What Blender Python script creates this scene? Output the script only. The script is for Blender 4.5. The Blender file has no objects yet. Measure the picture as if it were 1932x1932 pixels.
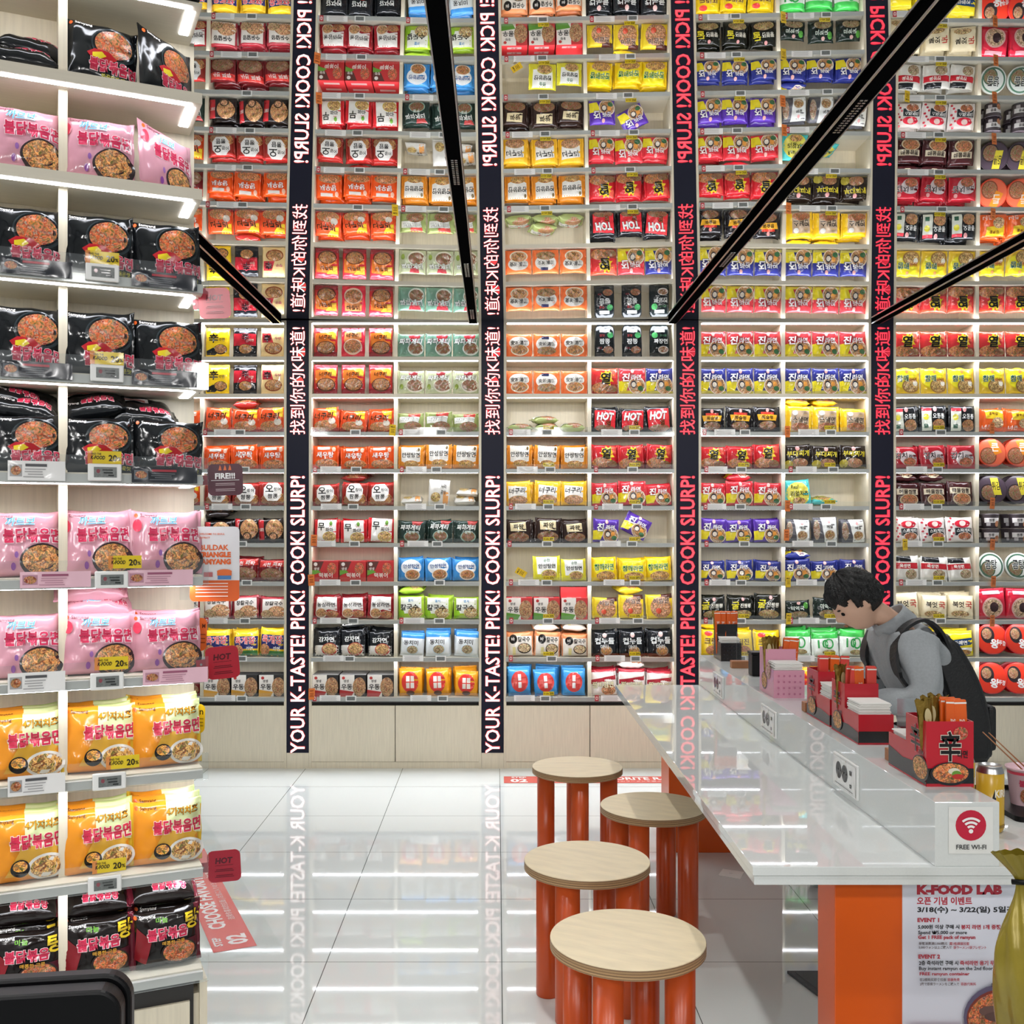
import bpy, bmesh, math, random
import numpy as np
from mathutils import Vector, Matrix, Euler
S = bpy.context.scene
COL = S.collection
PI = math.pi
F, CX, CY, HC = 1950.0, 938.0, 997.0, 1.5      # focal length (px), vanishing point (px), eye height (m)
D, H = 6.457, 2.805                            # shelf wall front plane, ceiling height

# ------------------------------------------------------------------ camera
cd = bpy.data.cameras.new('camera'); cam = bpy.data.objects.new('camera', cd); COL.objects.link(cam)
cam.location = (0, 0, HC); cam.rotation_euler = (PI/2, 0, 0)
cd.sensor_width = 36; cd.lens = F/1932*36
cd.shift_x = (966-CX)/1932; cd.shift_y = (CY-966)/1932
cd.clip_start = .05; cd.clip_end = 60
S.camera = cam
# ------------------------------------------------------------------ world, lights, exposure
w = bpy.data.worlds.new('world'); S.world = w; w.use_nodes = True
bg = w.node_tree.nodes['Background']; bg.inputs[0].default_value = (.93, .97, 1, 1); bg.inputs[1].default_value = .36
STRIP, SPOT, LAMP = 24.0, 42, 15
def area(name, loc, rot, sx, sy, power, col=(1, .98, .96)):
    l = bpy.data.lights.new(name, 'AREA'); l.shape = 'RECTANGLE'; l.size = sx; l.size_y = sy; l.energy = power; l.color = col
    o = bpy.data.objects.new(name, l); COL.objects.link(o); o.location = loc; o.rotation_euler = rot
    return o
for x in (-2.6, -.9, .7, 2.6):
    for y in (-.9, -2.6): area('fill_lamp', (x, y, 2.72), (math.radians(48), 0, 0), .22, .22, LAMP)  # unseen lamps added behind the camera to light the fronts
def spot(x, y, power, deg=84, tilt=0):
    l = bpy.data.lights.new('track_spot', 'SPOT'); l.energy = power; l.spot_size = math.radians(deg); l.spot_blend = .6; l.shadow_soft_size = .04; l.color = (1, .985, .96)
    o = bpy.data.objects.new('track_spot', l); COL.objects.link(o); o.location = (x, y, 2.77); o.rotation_euler = (math.radians(tilt), 0, 0)
for x in (-1.37, -.149, 1.09, 2.36):
    for y in (1.6, 3.1, 4.6): spot(x, y, SPOT)
    spot(x, 4.55, 62, 90, 50)  # extra tilted spot, added to brighten the shelf wall
S.view_settings.view_transform = 'Standard'; S.view_settings.look = 'None'
S.view_settings.exposure = 0.05; S.view_settings.gamma = 1; S.view_settings.use_curve_mapping = False
S.cycles.max_bounces = 8; S.cycles.transparent_max_bounces = 16; S.cycles.caustics_reflective = False; S.cycles.caustics_refractive = False
S.cycles.use_denoising = True; S.cycles.sample_clamp_indirect = 6

# ------------------------------------------------------------------ helpers
def hx(h):
    if not isinstance(h, str): return tuple(h[:3])
    h = h.lstrip('#')
    if len(h) == 3: h = ''.join(c*2 for c in h)
    r = [int(h[i:i+2], 16)/255 for i in (0, 2, 4)]
    return tuple(c/12.92 if c <= .04045 else ((c+.055)/1.055)**2.4 for c in r)
def W(px, py, Y): return Vector(((px-CX)*Y/F, Y, HC-(py-CY)*Y/F))
def XW(px, Y=D): return (px-CX)*Y/F
def ZW(py, Y=D): return HC-(py-CY)*Y/F

def newmat(name):
    m = bpy.data.materials.new(name); m.use_nodes = True
    return m, m.node_tree.nodes, m.node_tree.links, m.node_tree.nodes['Principled BSDF']
def setp(b, **k):
    names = dict(col='Base Color', rough='Roughness', metal='Metallic', spec='Specular IOR Level', coat='Coat Weight', coatr='Coat Roughness', emit='Emission Color', es='Emission Strength', alpha='Alpha', trans='Transmission Weight', ior='IOR')
    for a, v in k.items():
        i = b.inputs[names[a]]
        i.default_value = (*v, 1) if a in ('col', 'emit') else v
def mat(name, col, rough=.5, metal=0, noise=0, nscale=40, bump=0, bscale=60, stretch=None, **k):
    m, n, l, b = newmat(name); c = hx(col); setp(b, col=c, rough=rough, metal=metal, **k)
    if noise or bump:
        tc = n.new('ShaderNodeTexCoord'); mp = n.new('ShaderNodeMapping'); l.new(tc.outputs['Object'], mp.inputs[0])
        if stretch: mp.inputs['Scale'].default_value = stretch
    if noise:
        t = n.new('ShaderNodeTexNoise'); t.inputs['Scale'].default_value = nscale; t.inputs['Detail'].default_value = 6; l.new(mp.outputs[0], t.inputs['Vector'])
        r = n.new('ShaderNodeValToRGB'); l.new(t.outputs['Fac'], r.inputs[0])
        r.color_ramp.elements[0].position = .3; r.color_ramp.elements[1].position = .7
        r.color_ramp.elements[0].color = (*[v*(1-noise) for v in c], 1); r.color_ramp.elements[1].color = (*[min(1, v*(1+noise)) for v in c], 1)
        l.new(r.outputs[0], b.inputs['Base Color'])
    if bump:
        t = n.new('ShaderNodeTexNoise'); t.inputs['Scale'].default_value = bscale; t.inputs['Detail'].default_value = 3; l.new(mp.outputs[0], t.inputs['Vector'])
        bp = n.new('ShaderNodeBump'); bp.inputs['Strength'].default_value = bump; bp.inputs['Distance'].default_value = .01
        l.new(t.outputs['Fac'], bp.inputs['Height']); l.new(bp.outputs[0], b.inputs['Normal'])
    return m
def attrmat(name, rough=.5, bump=0, bscale=60, food=0, emit=0, **k):
    m, n, l, b = newmat(name); setp(b, rough=rough, **k)
    a = n.new('ShaderNodeAttribute'); a.attribute_name = 'Col'; out = a.outputs['Color']
    tc = n.new('ShaderNodeTexCoord')
    if food:
        for sc, lo, hi in ((105, (.13, .08, .06, 1), (1.45, 1.5, 1.4, 1)), (300, (.5, .45, .4, 1), (1.35, 1.35, 1.3, 1))):
            t = n.new('ShaderNodeTexNoise'); t.inputs['Scale'].default_value = sc; t.inputs['Detail'].default_value = 2; t.inputs['Distortion'].default_value = 1.5
            l.new(tc.outputs['Object'], t.inputs['Vector'])
            r = n.new('ShaderNodeValToRGB'); l.new(t.outputs['Fac'], r.inputs[0]); r.color_ramp.elements[0].position = .42; r.color_ramp.elements[1].position = .58
            r.color_ramp.elements[0].color = lo; r.color_ramp.elements[1].color = hi
            mx = n.new('ShaderNodeMix'); mx.data_type = 'RGBA'; mx.blend_type = 'MULTIPLY'; mx.inputs[0].default_value = 1
            l.new(out, mx.inputs[6]); l.new(r.outputs[0], mx.inputs[7]); out = mx.outputs[2]
    if food:
        t = n.new('ShaderNodeTexNoise'); t.inputs['Scale'].default_value = 90; t.inputs['Detail'].default_value = 1; l.new(tc.outputs['Object'], t.inputs['Vector'])
        r = n.new('ShaderNodeValToRGB'); l.new(t.outputs['Fac'], r.inputs[0]); r.color_ramp.interpolation = 'CONSTANT'
        el = r.color_ramp.elements; el[0].position = 0; el[0].color = (*hx('6f8f3a'), 1); el[1].position = .36; el[1].color = (*hx('d9b27a'), 1)
        for p_, c_ in ((.5, 'c8693c'), (.62, 'efe2c4'), (.69, 'b5382a')): e_ = el.new(p_); e_.color = (*hx(c_), 1)
        mx = n.new('ShaderNodeMix'); mx.data_type = 'RGBA'; mx.inputs[0].default_value = .3; l.new(out, mx.inputs[6]); l.new(r.outputs[0], mx.inputs[7]); out = mx.outputs[2]
    l.new(out, b.inputs['Base Color'])
    if emit: l.new(out, b.inputs['Emission Color']); b.inputs['Emission Strength'].default_value = emit
    if bump:
        t = n.new('ShaderNodeTexNoise'); t.noise_type = 'RIDGED_MULTIFRACTAL'; t.inputs['Scale'].default_value = bscale; t.inputs['Detail'].default_value = 1.5; t.inputs['Distortion'].default_value = .5; l.new(tc.outputs['Object'], t.inputs['Vector'])
        bp = n.new('ShaderNodeBump'); bp.inputs['Strength'].default_value = bump; bp.inputs['Distance'].default_value = .012
        l.new(t.outputs['Fac'], bp.inputs['Height']); l.new(bp.outputs[0], b.inputs['Normal'])
    return m
def glow(name, col, s):
    m, n, l, b = newmat(name); setp(b, col=(.0, .0, .0), emit=hx(col), es=s, rough=.6); return m
def clearmat(name, tint=(1, 1, 1), a=.12, rough=.05, k=.45):
    m, n, l, b = newmat(name); out = n['Material Output']
    tr = n.new('ShaderNodeBsdfTransparent'); tr.inputs[0].default_value = (*tint, 1)
    b = n.new('ShaderNodeBsdfGlossy'); b.inputs['Color'].default_value = (.9, .92, .92, 1); b.inputs['Roughness'].default_value = rough
    lw = n.new('ShaderNodeLayerWeight'); lw.inputs[0].default_value = .25
    ad = n.new('ShaderNodeMath'); ad.operation = 'MULTIPLY_ADD'; ad.inputs[1].default_value = k; ad.inputs[2].default_value = a; ad.use_clamp = True
    l.new(lw.outputs['Fresnel'], ad.inputs[0])
    mx = n.new('ShaderNodeMixShader'); l.new(ad.outputs[0], mx.inputs[0]); l.new(tr.outputs[0], mx.inputs[1]); l.new(b.outputs[0], mx.inputs[2])
    l.new(mx.outputs[0], out.inputs[0]); return m

M = {}
M['wood'] = mat('light_wood', 'ded4bd', .5, noise=.06, nscale=9, stretch=(14, 14, .8))
M['shelf'] = mat('shelf_laminate', 'd9d1bf', .45, noise=.03, nscale=9, stretch=(.8, 14, 14))
M['shelf_edge'] = mat('shelf_rail', 'cfcdc8', .4)
M['navy'] = mat('navy_panel', '20212f', .45, spec=.12)
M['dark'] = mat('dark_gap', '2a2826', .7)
M['strip'] = glow('led_strip', 'f4f7ff', STRIP)
M['black'] = mat('black_metal', '0c0c0d', .7, spec=0)
M['blackp'] = mat('black_plastic', '060608', .4, spec=.2)
M['silver'] = mat('silver_edge', 'b0b0b0', .3, 1)
M['mirror'] = mat('ceiling_mirror', (.90, .905, .90), 0.0, 1)
M['foil'] = attrmat('printed_film', .15, bump=.75, bscale=19, spec=.45)
M['print'] = attrmat('printed_ink', .17, bump=.6, bscale=19, spec=.42)
M['food'] = attrmat('printed_food', .3, food=1)
M['card'] = attrmat('printed_card', .55)
M['cardfood'] = attrmat('printed_card_food', .5, food=1)
M['gloss'] = attrmat('printed_gloss_card', .25)
M['clear'] = clearmat('clear_acrylic', (.97, .985, .985), .06)
M['sign'] = clearmat('clear_sign', (.96, .97, .98), .16, .12, .4)
M['film'] = clearmat('clear_film', (.97, .985, .98), .015, .05, .12)
M['quartz'] = mat('white_quartz', 'd8dcda', .02, noise=.02, nscale=220, spec=.5)
M['orange'] = mat('orange_paint', 'd9590f', .3, noise=.02, nscale=3)
M['orangeleg'] = mat('orange_gloss_leg', 'c24c17', .28)
M['ply'] = mat('birch_ply', 'e6d6b2', .42, noise=.07, nscale=5, stretch=(2, 9, 2))
M['whitep'] = mat('white_plastic', 'e9e9e6', .35)
M['screen'] = mat('grey_epaper', '6d716f', .4, noise=.25, nscale=180)
M['paper'] = mat('white_paper', 'f1efea', .8)
M['gold'] = mat('gold_foil', '8f7430', .3, .6, bump=.9, bscale=28)
M['olive'] = mat('olive_film', '8a7a26', .22, .15, bump=.7, bscale=9, noise=.3, nscale=6)
M['block'] = mat('wood_block', 'a9714a', .55, noise=.12, nscale=10, stretch=(2, 14, 14))
M['skin'] = mat('skin', 'e0b69c', .5)
M['hair'] = mat('black_hair', '060505', .5, bump=.8, bscale=90, stretch=(1, 4, 1))
M['jacket'] = mat('grey_cloth', 'a2a7aa', .85, noise=.06, nscale=120, bump=.25, bscale=16)
M['shirt'] = mat('dark_cloth', '3c4048', .85)
M['trouser'] = mat('dark_trousers', '24262c', .9)
M['pack'] = mat('black_nylon', '101113', .6, bump=.3, bscale=120)

def link(o, parent=None):
    COL.objects.link(o)
    if parent is not None: o.parent = parent
    return o
def tag(o, label=None, cat=None, group=None, kind=None):
    if label: o['label'] = label
    if cat: o['category'] = cat
    if group: o['group'] = group
    if kind: o['kind'] = kind
    return o
def empty(name, loc=(0, 0, 0), rz=0, label=None, cat=None, group=None):
    o = bpy.data.objects.new(name, None); o.empty_display_size = .05; link(o); o.location = loc; o.rotation_euler = (0, 0, rz)
    return tag(o, label, cat, group)
def obj(name, me, parent=None, loc=None, rot=None):
    o = bpy.data.objects.new(name, me); link(o, parent)
    if loc is not None: o.location = loc
    if rot is not None: o.rotation_euler = rot
    return o

class Geo:
    """collects faces with a colour and a material each, then becomes one mesh"""
    def __init__(s): s.v = []; s.f = []; s.c = []; s.m = []; s.sm = []; s.mats = []
    def mi(s, m):
        if m not in s.mats: s.mats.append(m)
        return s.mats.index(m)
    def add(s, vs, fs, col=(.8, .8, .8), m='card', smooth=False):
        b = len(s.v); s.v += [tuple(v) for v in vs]; k = s.mi(m)
        for f in fs: s.f.append(tuple(b+i for i in f)); s.c.append(col); s.m.append(k); s.sm.append(smooth)
    def box(s, x0, x1, y0, y1, z0, z1, m='card', col=(.8, .8, .8), bev=0):
        if bev:
            bm = bmesh.new(); bmesh.ops.create_cube(bm, size=1)
            for v in bm.verts: v.co = ((x0+x1)/2+v.co.x*(x1-x0), (y0+y1)/2+v.co.y*(y1-y0), (z0+z1)/2+v.co.z*(z1-z0))
            bmesh.ops.bevel(bm, geom=bm.edges[:], offset=bev, segments=2, affect='EDGES', profile=.5)
            bm.verts.index_update(); s.add([v.co for v in bm.verts], [[v.index for v in f.verts] for f in bm.faces], col, m); bm.free(); return
        vs = [(x, y, z) for x in (x0, x1) for y in (y0, y1) for z in (z0, z1)]
        s.add(vs, [(0, 1, 3, 2), (4, 6, 7, 5), (0, 4, 5, 1), (2, 3, 7, 6), (0, 2, 6, 4), (1, 5, 7, 3)], col, m)
    def lathe(s, prof, n=32, m='card', col=(.8, .8, .8), axis='z', c=(0, 0, 0), smooth=True, cap=True):
        vs = []
        for r, z in prof:
            for i in range(n):
                a = 2*PI*i/n; p = (r*math.cos(a), r*math.sin(a), z)
                if axis == 'y': p = (p[0], p[2], p[1])
                vs.append((p[0]+c[0], p[1]+c[1], p[2]+c[2]))
        fs = []
        for k in range(len(prof)-1):
            for i in range(n):
                j = (i+1) % n; q = (k*n+i, k*n+j, (k+1)*n+j, (k+1)*n+i)
                fs.append(q if axis == 'z' else q[::-1])
        s.add(vs, fs, col, m, smooth)
        if cap:
            b = len(s.v)-len(vs); L = (len(prof)-1)*n; k = s.mi(m)
            for f in ([b+i for i in range(n)][::-1], [b+L+i for i in range(n)]):
                s.f.append(tuple(f if axis == 'z' else f[::-1])); s.c.append(col); s.m.append(k); s.sm.append(False)
    def prism(s, pts, a0, a1, plane='yz', m='card', col=(.8, .8, .8)):
        def P(p, a): return {'yz': (a, p[0], p[1]), 'xz': (p[0], a, p[1]), 'xy': (p[0], p[1], a)}[plane]
        n = len(pts); vs = [P(p, a0) for p in pts]+[P(p, a1) for p in pts]
        fs = [tuple(range(n)), tuple(range(2*n-1, n-1, -1))]+[(i, i+n, (i+1) % n+n, (i+1) % n) for i in range(n)]
        s.add(vs, fs, col, m)
    def tube(s, pts, r, n=8, m='card', col=(.8, .8, .8)):
        pts = [Vector(p) for p in pts]; vs = []
        for i, p in enumerate(pts):
            t = (pts[min(i+1, len(pts)-1)]-pts[max(i-1, 0)]).normalized(); up = Vector((0, 0, 1)) if abs(t.z) < .9 else Vector((1, 0, 0))
            a = t.cross(up).normalized(); b = t.cross(a); rr = r[i] if isinstance(r, (list, tuple)) else r
            for k in range(n): vs.append(p+rr*(math.cos(2*PI*k/n)*a+math.sin(2*PI*k/n)*b))
        fs = [(i*n+k, i*n+(k+1) % n, (i+1)*n+(k+1) % n, (i+1)*n+k) for i in range(len(pts)-1) for k in range(n)]
        fs += [tuple(range(n))[::-1], tuple((len(pts)-1)*n+k for k in range(n))]
        s.add(vs, fs, col, m, True)
    def build(s, name, fix=False):
        me = bpy.data.meshes.new(name); me.from_pydata(s.v, [], s.f)
        for m in s.mats: me.materials.append(M[m] if isinstance(m, str) else m)
        me.polygons.foreach_set('material_index', s.m); me.polygons.foreach_set('use_smooth', s.sm)
        a = me.color_attributes.new('Col', 'FLOAT_COLOR', 'CORNER')
        L = np.array([len(f) for f in s.f]); c = np.array([(*x, 1) for x in s.c], dtype=np.float32).reshape(-1, 4)
        a.data.foreach_set('color', np.repeat(c, L, axis=0).ravel())
        if fix:
            bm = bmesh.new(); bm.from_mesh(me); bmesh.ops.recalc_face_normals(bm, faces=bm.faces); bm.to_mesh(me); bm.free()
        me.update(); return me
def bx(name, x0, x1, y0, y1, z0, z1, m, parent=None, bev=0, col=(.8, .8, .8)):
    g = Geo(); g.box(x0, x1, y0, y1, z0, z1, m, col, bev); return obj(name, g.build(name, True), parent)

# ------------------------------------------------------------------ flat print: text and shapes as 2-D triangles
_tc = {}
def text2d(s, bold=0.0, shear=0.0, spacing=1.0):
    k = (s, bold, shear, spacing)
    if k in _tc: return _tc[k]
    c = bpy.data.curves.new('t', 'FONT'); c.body = s; c.resolution_u = 2; c.offset = bold; c.shear = shear; c.space_character = spacing; c.space_line = .8; c.align_x = 'CENTER'
    o = bpy.data.objects.new('t', c); COL.objects.link(o); bpy.context.view_layer.update()
    dg = bpy.context.evaluated_depsgraph_get(); me = bpy.data.meshes.new_from_object(o.evaluated_get(dg)); me.calc_loop_triangles()
    v = np.array([x.co[:2] for x in me.vertices]); t = [tuple(x.vertices) for x in me.loop_triangles]
    bpy.data.objects.remove(o); bpy.data.curves.remove(c); bpy.data.meshes.remove(me)
    lo, hi = v.min(0), v.max(0); v = v-(lo+hi)/2
    # every triangle faces up
    t = [q if np.cross(v[q[1]]-v[q[0]], v[q[2]]-v[q[0]]) > 0 else q[::-1] for q in t]
    _tc[k] = (v, t, hi-lo); return _tc[k]
def refine(v, t, L):
    v = [tuple(p) for p in v]; mid = {}; out = []; st = list(t)
    while st:
        a, b, c = st.pop()
        e = [(math.dist(v[a], v[b]), a, b, c), (math.dist(v[b], v[c]), b, c, a), (math.dist(v[c], v[a]), c, a, b)]
        d, p, q, r = max(e)
        if d <= L: out.append((a, b, c)); continue
        k = (min(p, q), max(p, q))
        if k not in mid: mid[k] = len(v); v.append(((v[p][0]+v[q][0])/2, (v[p][1]+v[q][1])/2))
        m = mid[k]; st += [(p, m, r), (m, q, r)]
    return v, out
def ell(cx, cz, rx, rz, n=28, a0=0, a1=2*PI, r0=0):
    full = abs(a1-a0-2*PI) < 1e-6; N = n if full else n+1
    o = [(cx+rx*math.cos(a0+(a1-a0)*i/n), cz+rz*math.sin(a0+(a1-a0)*i/n)) for i in range(N)]
    if r0 == 0:
        v = [(cx, cz)]+o; t = [(0, 1+i, 1+(i+1) % N) for i in range(n)]
    else:
        v = o+[(cx+rx*r0*math.cos(a0+(a1-a0)*i/n), cz+rz*r0*math.sin(a0+(a1-a0)*i/n)) for i in range(N)]; t = []
        for i in range(n):
            j = (i+1) % N; t += [(i, j, N+j), (i, N+j, N+i)]
    return v, t
def poly2(pts):
    n = len(pts); ar = sum(pts[i][0]*pts[(i+1) % n][1]-pts[(i+1) % n][0]*pts[i][1] for i in range(n))
    if ar < 0: pts = pts[::-1]
    from mathutils.geometry import tessellate_polygon
    t = tessellate_polygon([[Vector((p[0], p[1], 0)) for p in pts]]); v = [tuple(p) for p in pts]; r = []
    for q in t:
        c = (v[q[1]][0]-v[q[0]][0])*(v[q[2]][1]-v[q[0]][1])-(v[q[1]][1]-v[q[0]][1])*(v[q[2]][0]-v[q[0]][0])
        r.append(tuple(q) if c > 0 else tuple(q[::-1]))
    return v, r
def star(cx, cz, rx, rz, n=9, k=.6, seed=1):
    R = random.Random(seed); return poly2([(cx+rx*(1 if i % 2 else k)*R.uniform(.85, 1)*math.cos(PI*i/n), cz+rz*(1 if i % 2 else k)*R.uniform(.85, 1)*math.sin(PI*i/n)) for i in range(2*n)])
# print items, in units: u -1..1 across, v 0..1 up
def R_(cx, cz, w_, h_, col): return ('r', cx, cz, w_, h_, col)
def E_(cx, cz, rx, rz, col, r0=0): return ('e', cx, cz, rx, rz, col, r0)
def P_(pts, col): return ('p', pts, col)
def B_(cx, cz, rx, rz, rim='3a2a22', food='c8843c'): return ('b', cx, cz, rx, rz, rim, food)
def F_(cx, cz, rx, rz, food): return ('f', cx, cz, rx, rz, food)
def T_(s, cx, cz, hv, col, out=None, mu=1.7, bold=.03, shear=0, rot=0, ow=.05): return ('t', s, cx, cz, hv, col, out, mu, bold, shear, rot, ow)
def paint(g, items, w_, h_, mapper, L=None, ink='print', food='food', z0=0.0, lay0=0):
    lay = lay0
    for it in items:
        k = it[0]; todo = []
        U = lambda x: x*w_/2
        V = lambda z: z0+z*h_
        if k == 'r':
            _, cx, cz, a, b, c = it; x0, x1, y0, y1 = U(cx-a/2), U(cx+a/2), V(cz-b/2), V(cz+b/2)
            todo.append(([(x0, y0), (x1, y0), (x1, y1), (x0, y1)], [(0, 1, 2), (0, 2, 3)], c, ink))
        elif k == 'e': todo.append((*ell(U(it[1]), V(it[2]), it[3]*w_/2, it[4]*h_, r0=it[6]), it[5], ink))
        elif k == 's': todo.append((*star(U(it[1]), V(it[2]), it[3]*w_/2, it[4]*h_, seed=len(items)), it[5], ink))
        elif k == 'f': todo.append((*ell(U(it[1]), V(it[2]), it[3]*w_/2, it[4]*h_), it[5], food))
        elif k == 'a':
            _, cx, cz, r, r0, a0, a1, c = it; todo.append((*ell(U(cx), V(cz), r, r, 24, a0, a1, r0), c, ink))
        elif k == 'p': todo.append((*poly2([(U(x), V(z)) for x, z in it[1]]), it[2], ink))
        elif k == 'b':
            _, cx, cz, rx, rz, rim, fd = it
            todo.append((*ell(U(cx), V(cz), rx*w_/2, rz*h_), rim, ink)); todo.append((*ell(U(cx), V(cz)+rz*h_*.06, rx*w_/2*.88, rz*h_*.84), fd, food))
        elif k == 't':
            _, s, cx, cz, hv, c, out, mu, bold, shear, rot, ow = it; bold *= .62; ow *= .7
            ref = text2d(s, bold, shear); sc = hv*h_/ref[2][1]; sx = min(sc, mu*w_/2/ref[2][0]) if mu > 0 else -mu*w_/2/ref[2][0]
            for (bb, cc) in (((bold+ow, out),) if out else ())+((bold, c),):
                v, t, dm = text2d(s, bb, shear); q = np.array(v)*np.array([sx, sc])
                if rot:
                    cr, sr = math.cos(rot), math.sin(rot); q = q@np.array([[cr, sr], [-sr, cr]])
                todo.append((q+np.array([U(cx), V(cz)]), t, cc, ink))
        for v, t, c, m in todo:
            lay += 1
            if L: v, t = refine(v, t, L)
            g.add([mapper(p[0], p[1], lay) for p in v], t, hx(c), m, bool(L))
    return lay
def planar(o, xd, ud, step=.0004):
    o = Vector(o); xd = Vector(xd).normalized(); ud = Vector(ud).normalized(); n = xd.cross(ud)
    return lambda x, z, lay: o+xd*x+ud*z+n*(lay*step)
def decal(name, items, w_, h_, o, xd, ud, parent=None, ink='card', food='cardfood', step=.0004, lay0=0):
    g = Geo(); paint(g, items, w_, h_, planar(o, xd, ud, step), None, ink, food, lay0=lay0)
    return obj(name, g.build(name), parent)
# ------------------------------------------------------------------ packets: one builder, many designs
def bag_surface(kind, w_, h_, T, seed):
    R = random.Random(seed); ph = [R.uniform(0, 6.28) for _ in range(6)]; sk = R.uniform(-.004, .004)
    def f(x, z):
        u = max(-1, min(1, x/(w_/2))); b = max(-1, min(1, 2*z/h_-1))
        if kind == 'H': a, c = abs(u)/.9, abs(b)
        else: a, c = abs(b)/.9, abs(u)
        if a >= 1: return .0012+.0016*math.sin(9*(b if kind == 'H' else u)+ph[0])
        r = T/2*(1-a**3.4)**.62*max(0, 1-c**6)**.5+.0012
        e = min(1, r/(T*.3))
        r += e*(.0022*math.sin(5.1*u+ph[1]+2*b)*math.sin(4.3*b+ph[2])+.0012*math.sin(11*u-6*b+ph[3])+.0010*math.sin(9*b+14*u*b+ph[4]))
        return max(.0012, r)
    def top(u): return 1+(.07 if kind == 'H' else .012)*abs(u)**5*(1+.5*math.sin(u*2+seed))+(.012*math.sin(6*u+seed) if kind == 'H' else 0)
    return f, top
def make_bag(d, seed=0):
    w_, h_, T, kind = d['w'], d['h'], d['T'], d['kind']
    f, top = bag_surface(kind, w_, h_, T, seed)
    su = [-1, -.95, -.9, -.86, -.8, -.7, -.58, -.45, -.3, -.15, 0]; su = su+[-x for x in su[-2::-1]]
    zu = [-1, -.96, -.9, -.84, -.76, -.62, -.45, -.25, 0]; zu = zu+[-x for x in zu[-2::-1]]
    if kind == 'V': su, zu = [x for x in su if abs(x) not in (.95,)], [-1, -.95, -.9, -.86, -.8, -.68, -.5, -.28, 0, .28, .5, .68, .8, .86, .9, .95, 1]
    nu, nz = len(su), len(zu); g = Geo(); R = random.Random(seed+5)
    def P(i, j, s):
        u, b = su[i], zu[j]; x = u*w_/2; z = (b+1)/2*h_
        zz = h_*(.5+(z/h_-.5)*(top(u) if b > 0 else 1))
        xx = x*(1+(.012*math.sin(7*b+seed) if abs(u) == 1 else 0))
        return (xx, s*f(x, z), zz)
    prof = d.get('prof')
    def Q(i, j, s):
        p = P(i, j, s); return (p[0]*(prof((zu[j]+1)/2) if prof else 1), p[1], p[2])
    base = hx(d['base'])
    def colour(u, v):
        for fn, c in d.get('bands', ()):
            if fn(u, v): return hx(c)
        return base
    vs = []; idx = {}
    for s in (-1, 1):
        for i in range(nu):
            for j in range(nz): idx[s, i, j] = len(vs); vs.append(Q(i, j, s))
    for s in (-1, 1):
        for i in range(nu-1):
            for j in range(nz-1):
                q = (idx[s, i, j], idx[s, i+1, j], idx[s, i+1, j+1], idx[s, i, j+1])
                g.add([vs[k] for k in q], [(0, 1, 2, 3) if s < 0 else (3, 2, 1, 0)], colour((su[i]+su[i+1])/2, (zu[j]+zu[j+1])/4+.5), 'foil', True)
    for j in range(nz-1):                         # rims
        for i, o in ((0, 0), (nu-1, 1)):
            q = [idx[-1, i, j], idx[-1, i, j+1], idx[1, i, j+1], idx[1, i, j]]
            g.add([vs[k] for k in (q[::-1] if o else q)], [(3, 2, 1, 0)], colour(su[i], (zu[j]+1)/2), 'foil')
    for i in range(nu-1):
        for j, o in ((0, 0), (nz-1, 1)):
            q = [idx[-1, i, j], idx[-1, i+1, j], idx[1, i+1, j], idx[1, i, j]]
            g.add([vs[k] for k in (q if o else q[::-1])], [(0, 1, 2, 3)], colour(su[i], (zu[j]+1)/2), 'foil')
    me = g.build('wrapper')
    bm = bmesh.new(); bm.from_mesh(me); bmesh.ops.remove_doubles(bm, verts=bm.verts, dist=1e-6); bmesh.ops.recalc_face_normals(bm, faces=bm.faces); bm.to_mesh(me); bm.free()
    p = Geo()
    def mp(x, z, lay):
        b = 2*z/h_-1; u = x/(w_/2)
        zz = h_*(.5+(z/h_-.5)*(top(u) if b > 0 else 1))
        return (x*(prof(z/h_) if prof else 1), -f(x, z)-.0005-.00045*lay, zz)
    paint(p, d['art'], w_, h_, mp, .014)
    return me, p.build('printed_front')
def make_box(d, seed=0):
    w_, h_, T = d['w'], d['h'], d['T']; g = Geo(); g.box(-w_/2, w_/2, -T/2, T/2, 0, h_, 'card', hx(d['base']))
    g.c[5] = hx(d.get('topc', d['base']))
    p = Geo(); paint(p, d['art'], w_, h_, planar((0, -T/2, 0), (1, 0, 0), (0, 0, 1)), None, 'card', 'cardfood')
    if d.get('topart'): paint(p, d['topart'], w_, T, planar((0, -T/2, h_), (1, 0, 0), (0, 1, 0)), None, 'card', 'cardfood')
    return g.build('carton', True), p.build('printed_front')
def make_bowl(d, seed=0):
    r = d['w']/2; T = d['T']; g = Geo(); c = hx(d['base'])
    g.lathe([(r*.74, T), (r*.8, T*.7), (r*.95, .012), (r, .010), (r, .002), (r*.97, 0)], 36, 'gloss', c, 'y', (0, -T/2, r))
    p = Geo(); paint(p, d['art'], 2*r, 2*r, planar((0, -T/2, 0), (1, 0, 0), (0, 0, 1)), None, 'gloss', 'cardfood')
    return g.build('tub', True), p.build('printed_lid')
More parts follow.
